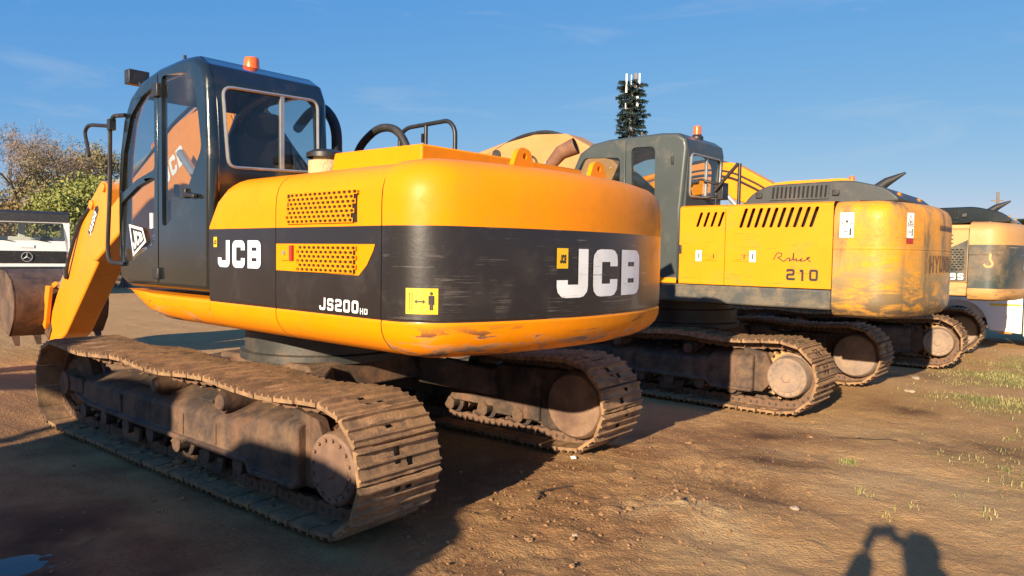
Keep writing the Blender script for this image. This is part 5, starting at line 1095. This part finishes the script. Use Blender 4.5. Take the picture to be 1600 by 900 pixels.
mb.build('star_emblem', m_silver, gr)
mb = MB(); mb.box((.02, 0, 1.62), (.012, .40, .10)); mb.build('badge_panel', m_white, cabw, .01)
mb = MB(); mb.box((.10, 0, .78), (.25, 2.42, .34)); mb.build('bumper', m_blm, root, .03)
for s in (-1, 1):
    mb = MB(); mb.lathe([(.09, 0), (.10, .02), (.0001, .03)], (.225, s * .85, .78), 'x', 16, 0, False); mb.build('headlight', m_silver, root)
    mb = MB(); mb.box((-.02, s * (W + .22), 2.12), (.06, .18, .50)); mb.tube([(-.08, s * W, 2.4), (-.03, s * (W + .2), 2.4)], .015, 6); mb.build('mirror', m_blm, cabw, .02)
    mb = MB(); mb.box((-.45, s * (W + .06), 1.35), (.16, .06, .55)); mb.build('side_vent', m_blm, cabw, .01)
    for xx in (-.75, -4.2): wheel(root, (xx, s * .98, .5), .5, .3)
for yy in (-.62, .35): mb = MB(); mb.tube([(.03, yy + .25, 1.78), (.0, yy - .25, 1.86)], .014, 6); mb.build('wiper', m_blm, cabw)
mb = MB(); mb.lathe([(.0001, 0), (.2, 0), (.2, .02), (.17, .02)], (-.5, .55, 1.78), 'x', 16); mb.build('steering_wheel', m_blm, cabw)
mb = MB(); mb.box((-3.6, 0, .85), (4.2, .9, .22)); mb.build('chassis', m_blm, root); mb = MB(); mb.box((-4.2, 0, 1.15), (4.4, 2.3, .12)); mb.build('load_bed', m_rust, root, .02)
for s in (-1, 1): mb = MB(); mb.box((-4.2, s * 1.13, 1.45), (4.4, .05, .5)); mb.build('bed_side', m_cream, root, .01)

# ------------------------------------------------------------------ the photographer, whose shadow falls in the lower right
def skin_body(name, joints, edges, mat, parent, root_i=0, sub=2):
    me = bpy.data.meshes.new(name); me.from_pydata([j[0] for j in joints], edges, []); o = link(name, me, parent); me.materials.append(mat)
    sk_ = o.modifiers.new('skin', 'SKIN'); sk_.use_smooth_shade = True
    if not me.skin_vertices: 
        bm = bmesh.new(); bm.from_mesh(me); bm.verts.layers.skin.verify(); bm.to_mesh(me); bm.free()
    for k, j in enumerate(joints):
        r = j[1]; me.skin_vertices[0].data[k].radius = (r, r) if not isinstance(r, tuple) else r
        me.skin_vertices[0].data[k].use_root = (k == root_i)
    s = o.modifiers.new('sub', 'SUBSURF'); s.levels = sub; s.render_levels = sub
    return o
m_skin = flat('skin', (.20, .11, .07), .55); m_cloth = flat('dark_jacket', (.04, .045, .06), .9); m_trou = flat('trousers', (.05, .05, .055), .9); m_hair = flat('hair', (.012, .01, .009), .8)
body_at = CAM - D0 * .47; ground_z = gz(body_at.x, body_at.y)
person = empty('person', (body_at.x, body_at.y, ground_z), YAW); person.scale = (1, 1, .975); tag(person, 'person in dark jacket holding up a phone, seen only by the shadow', 'person')
# local frame: x forward, y left
J = [((0, 0, .98), (.18, .15)), ((0, 0, 1.15), (.22, .17)), ((0, 0, 1.34), (.23, .16)), ((0, 0, 1.48), (.17, .12)), ((0, 0, 1.56), .085), ((.015, 0, 1.62), (.085, .095)), ((.02, 0, 1.70), (.09, .10)), ((.0, 0, 1.765), .06),
     ((0, .22, 1.46), .085), ((.03, .33, 1.22), .075), ((.25, .22, 1.46), .075), ((.35, .125, 1.57), .05),
     ((0, -.22, 1.46), .085), ((.03, -.33, 1.22), .075), ((.25, -.22, 1.46), .075), ((.35, -.125, 1.57), .05),
     ((0, .10, .90), .11), ((.01, .115, .50), .075), ((-.01, .12, .09), .05), ((.13, .14, .03), .045),
     ((0, -.10, .90), .11), ((.01, -.115, .50), .075), ((-.01, -.12, .09), .05), ((.13, -.14, .03), .045)]
E_ = [(0, 1), (1, 2), (2, 3), (3, 4), (4, 5), (5, 6), (6, 7), (3, 8), (8, 9), (9, 10), (10, 11), (3, 12), (12, 13), (13, 14), (14, 15), (0, 16), (16, 17), (17, 18), (18, 19), (0, 20), (20, 21), (21, 22), (22, 23)]
skin_body('body', J, E_, m_cloth, person)
def hand(s):
    jj = [((.35, s * .125, 1.57), .026), ((.375, s * .108, 1.595), (.030, .018)), ((.395, s * .10, 1.62), (.030, .016))]; ee = [(0, 1), (1, 2)]
    for k, (dz, ln) in enumerate(((.026, .055), (.010, .065), (-.006, .06), (-.02, .048))):
        b_ = len(jj); z = 1.62 + dz; jj += [((.405, s * .095, z), .009), ((.42, s * .088, z + .004), .0085), ((.418, s * (.088 - ln * .4), z + .004), .008), ((.412, s * (.088 - ln * .75), z), .0075)]; ee += [(2, b_), (b_, b_ + 1), (b_ + 1, b_ + 2), (b_ + 2, b_ + 3)]
    b_ = len(jj); jj += [((.375, s * .095, 1.61), .011), ((.385, s * .080, 1.628), .0095), ((.388, s * .066, 1.635), .009)]; ee += [(1, b_), (b_, b_ + 1), (b_ + 1, b_ + 2)]
    skin_body('hand', jj, ee, m_skin, person, 0, 1)
hand(1); hand(-1)
mb = MB(); mb.lathe([(.0001, .13), (.06, .12), (.088, .08), (.098, .03), (.09, -.02)], (-.005, 0, 1.69), 'z', 18, 0, False); mb.build('hair', m_hair, person, 0, 60)
mb = MB(); mb.lathe([(.0001, .02), (.014, .012), (.016, -.01), (.0001, -.012)], (.09, 0, 1.675), 'x', 8, 0, False)
mb.build('nose', m_skin, person)
for s in (-1, 1):
    mb = MB(); mb.lathe([(.0001, .006), (.010, .003), (.012, -.004)], (.088, s * .032, 1.70), 'x', 8, 0, False); mb.build('eye', m_dark, person)
    mb = MB(); mb.lathe([(.028, -.008), (.03, 0), (.02, .008)], (.01, s * .092, 1.69), 'y', 10); mb.build('ear', m_skin, person)
mb = MB(); mb.box((.088, 0, 1.632), (.012, .05, .010)); mb.build('mouth', m_redw, person, .004)
ph = MB(); ph.box((0, 0, 0), (.009, .158, .075)); pho = ph.build('phone', m_blm, None, .003); pho.location = CAM - D0 * .05 + Vector((0, 0, .004)); pho.rotation_euler.z = YAW; tag(pho, 'dark phone held sideways in front of the photographer', 'phone')
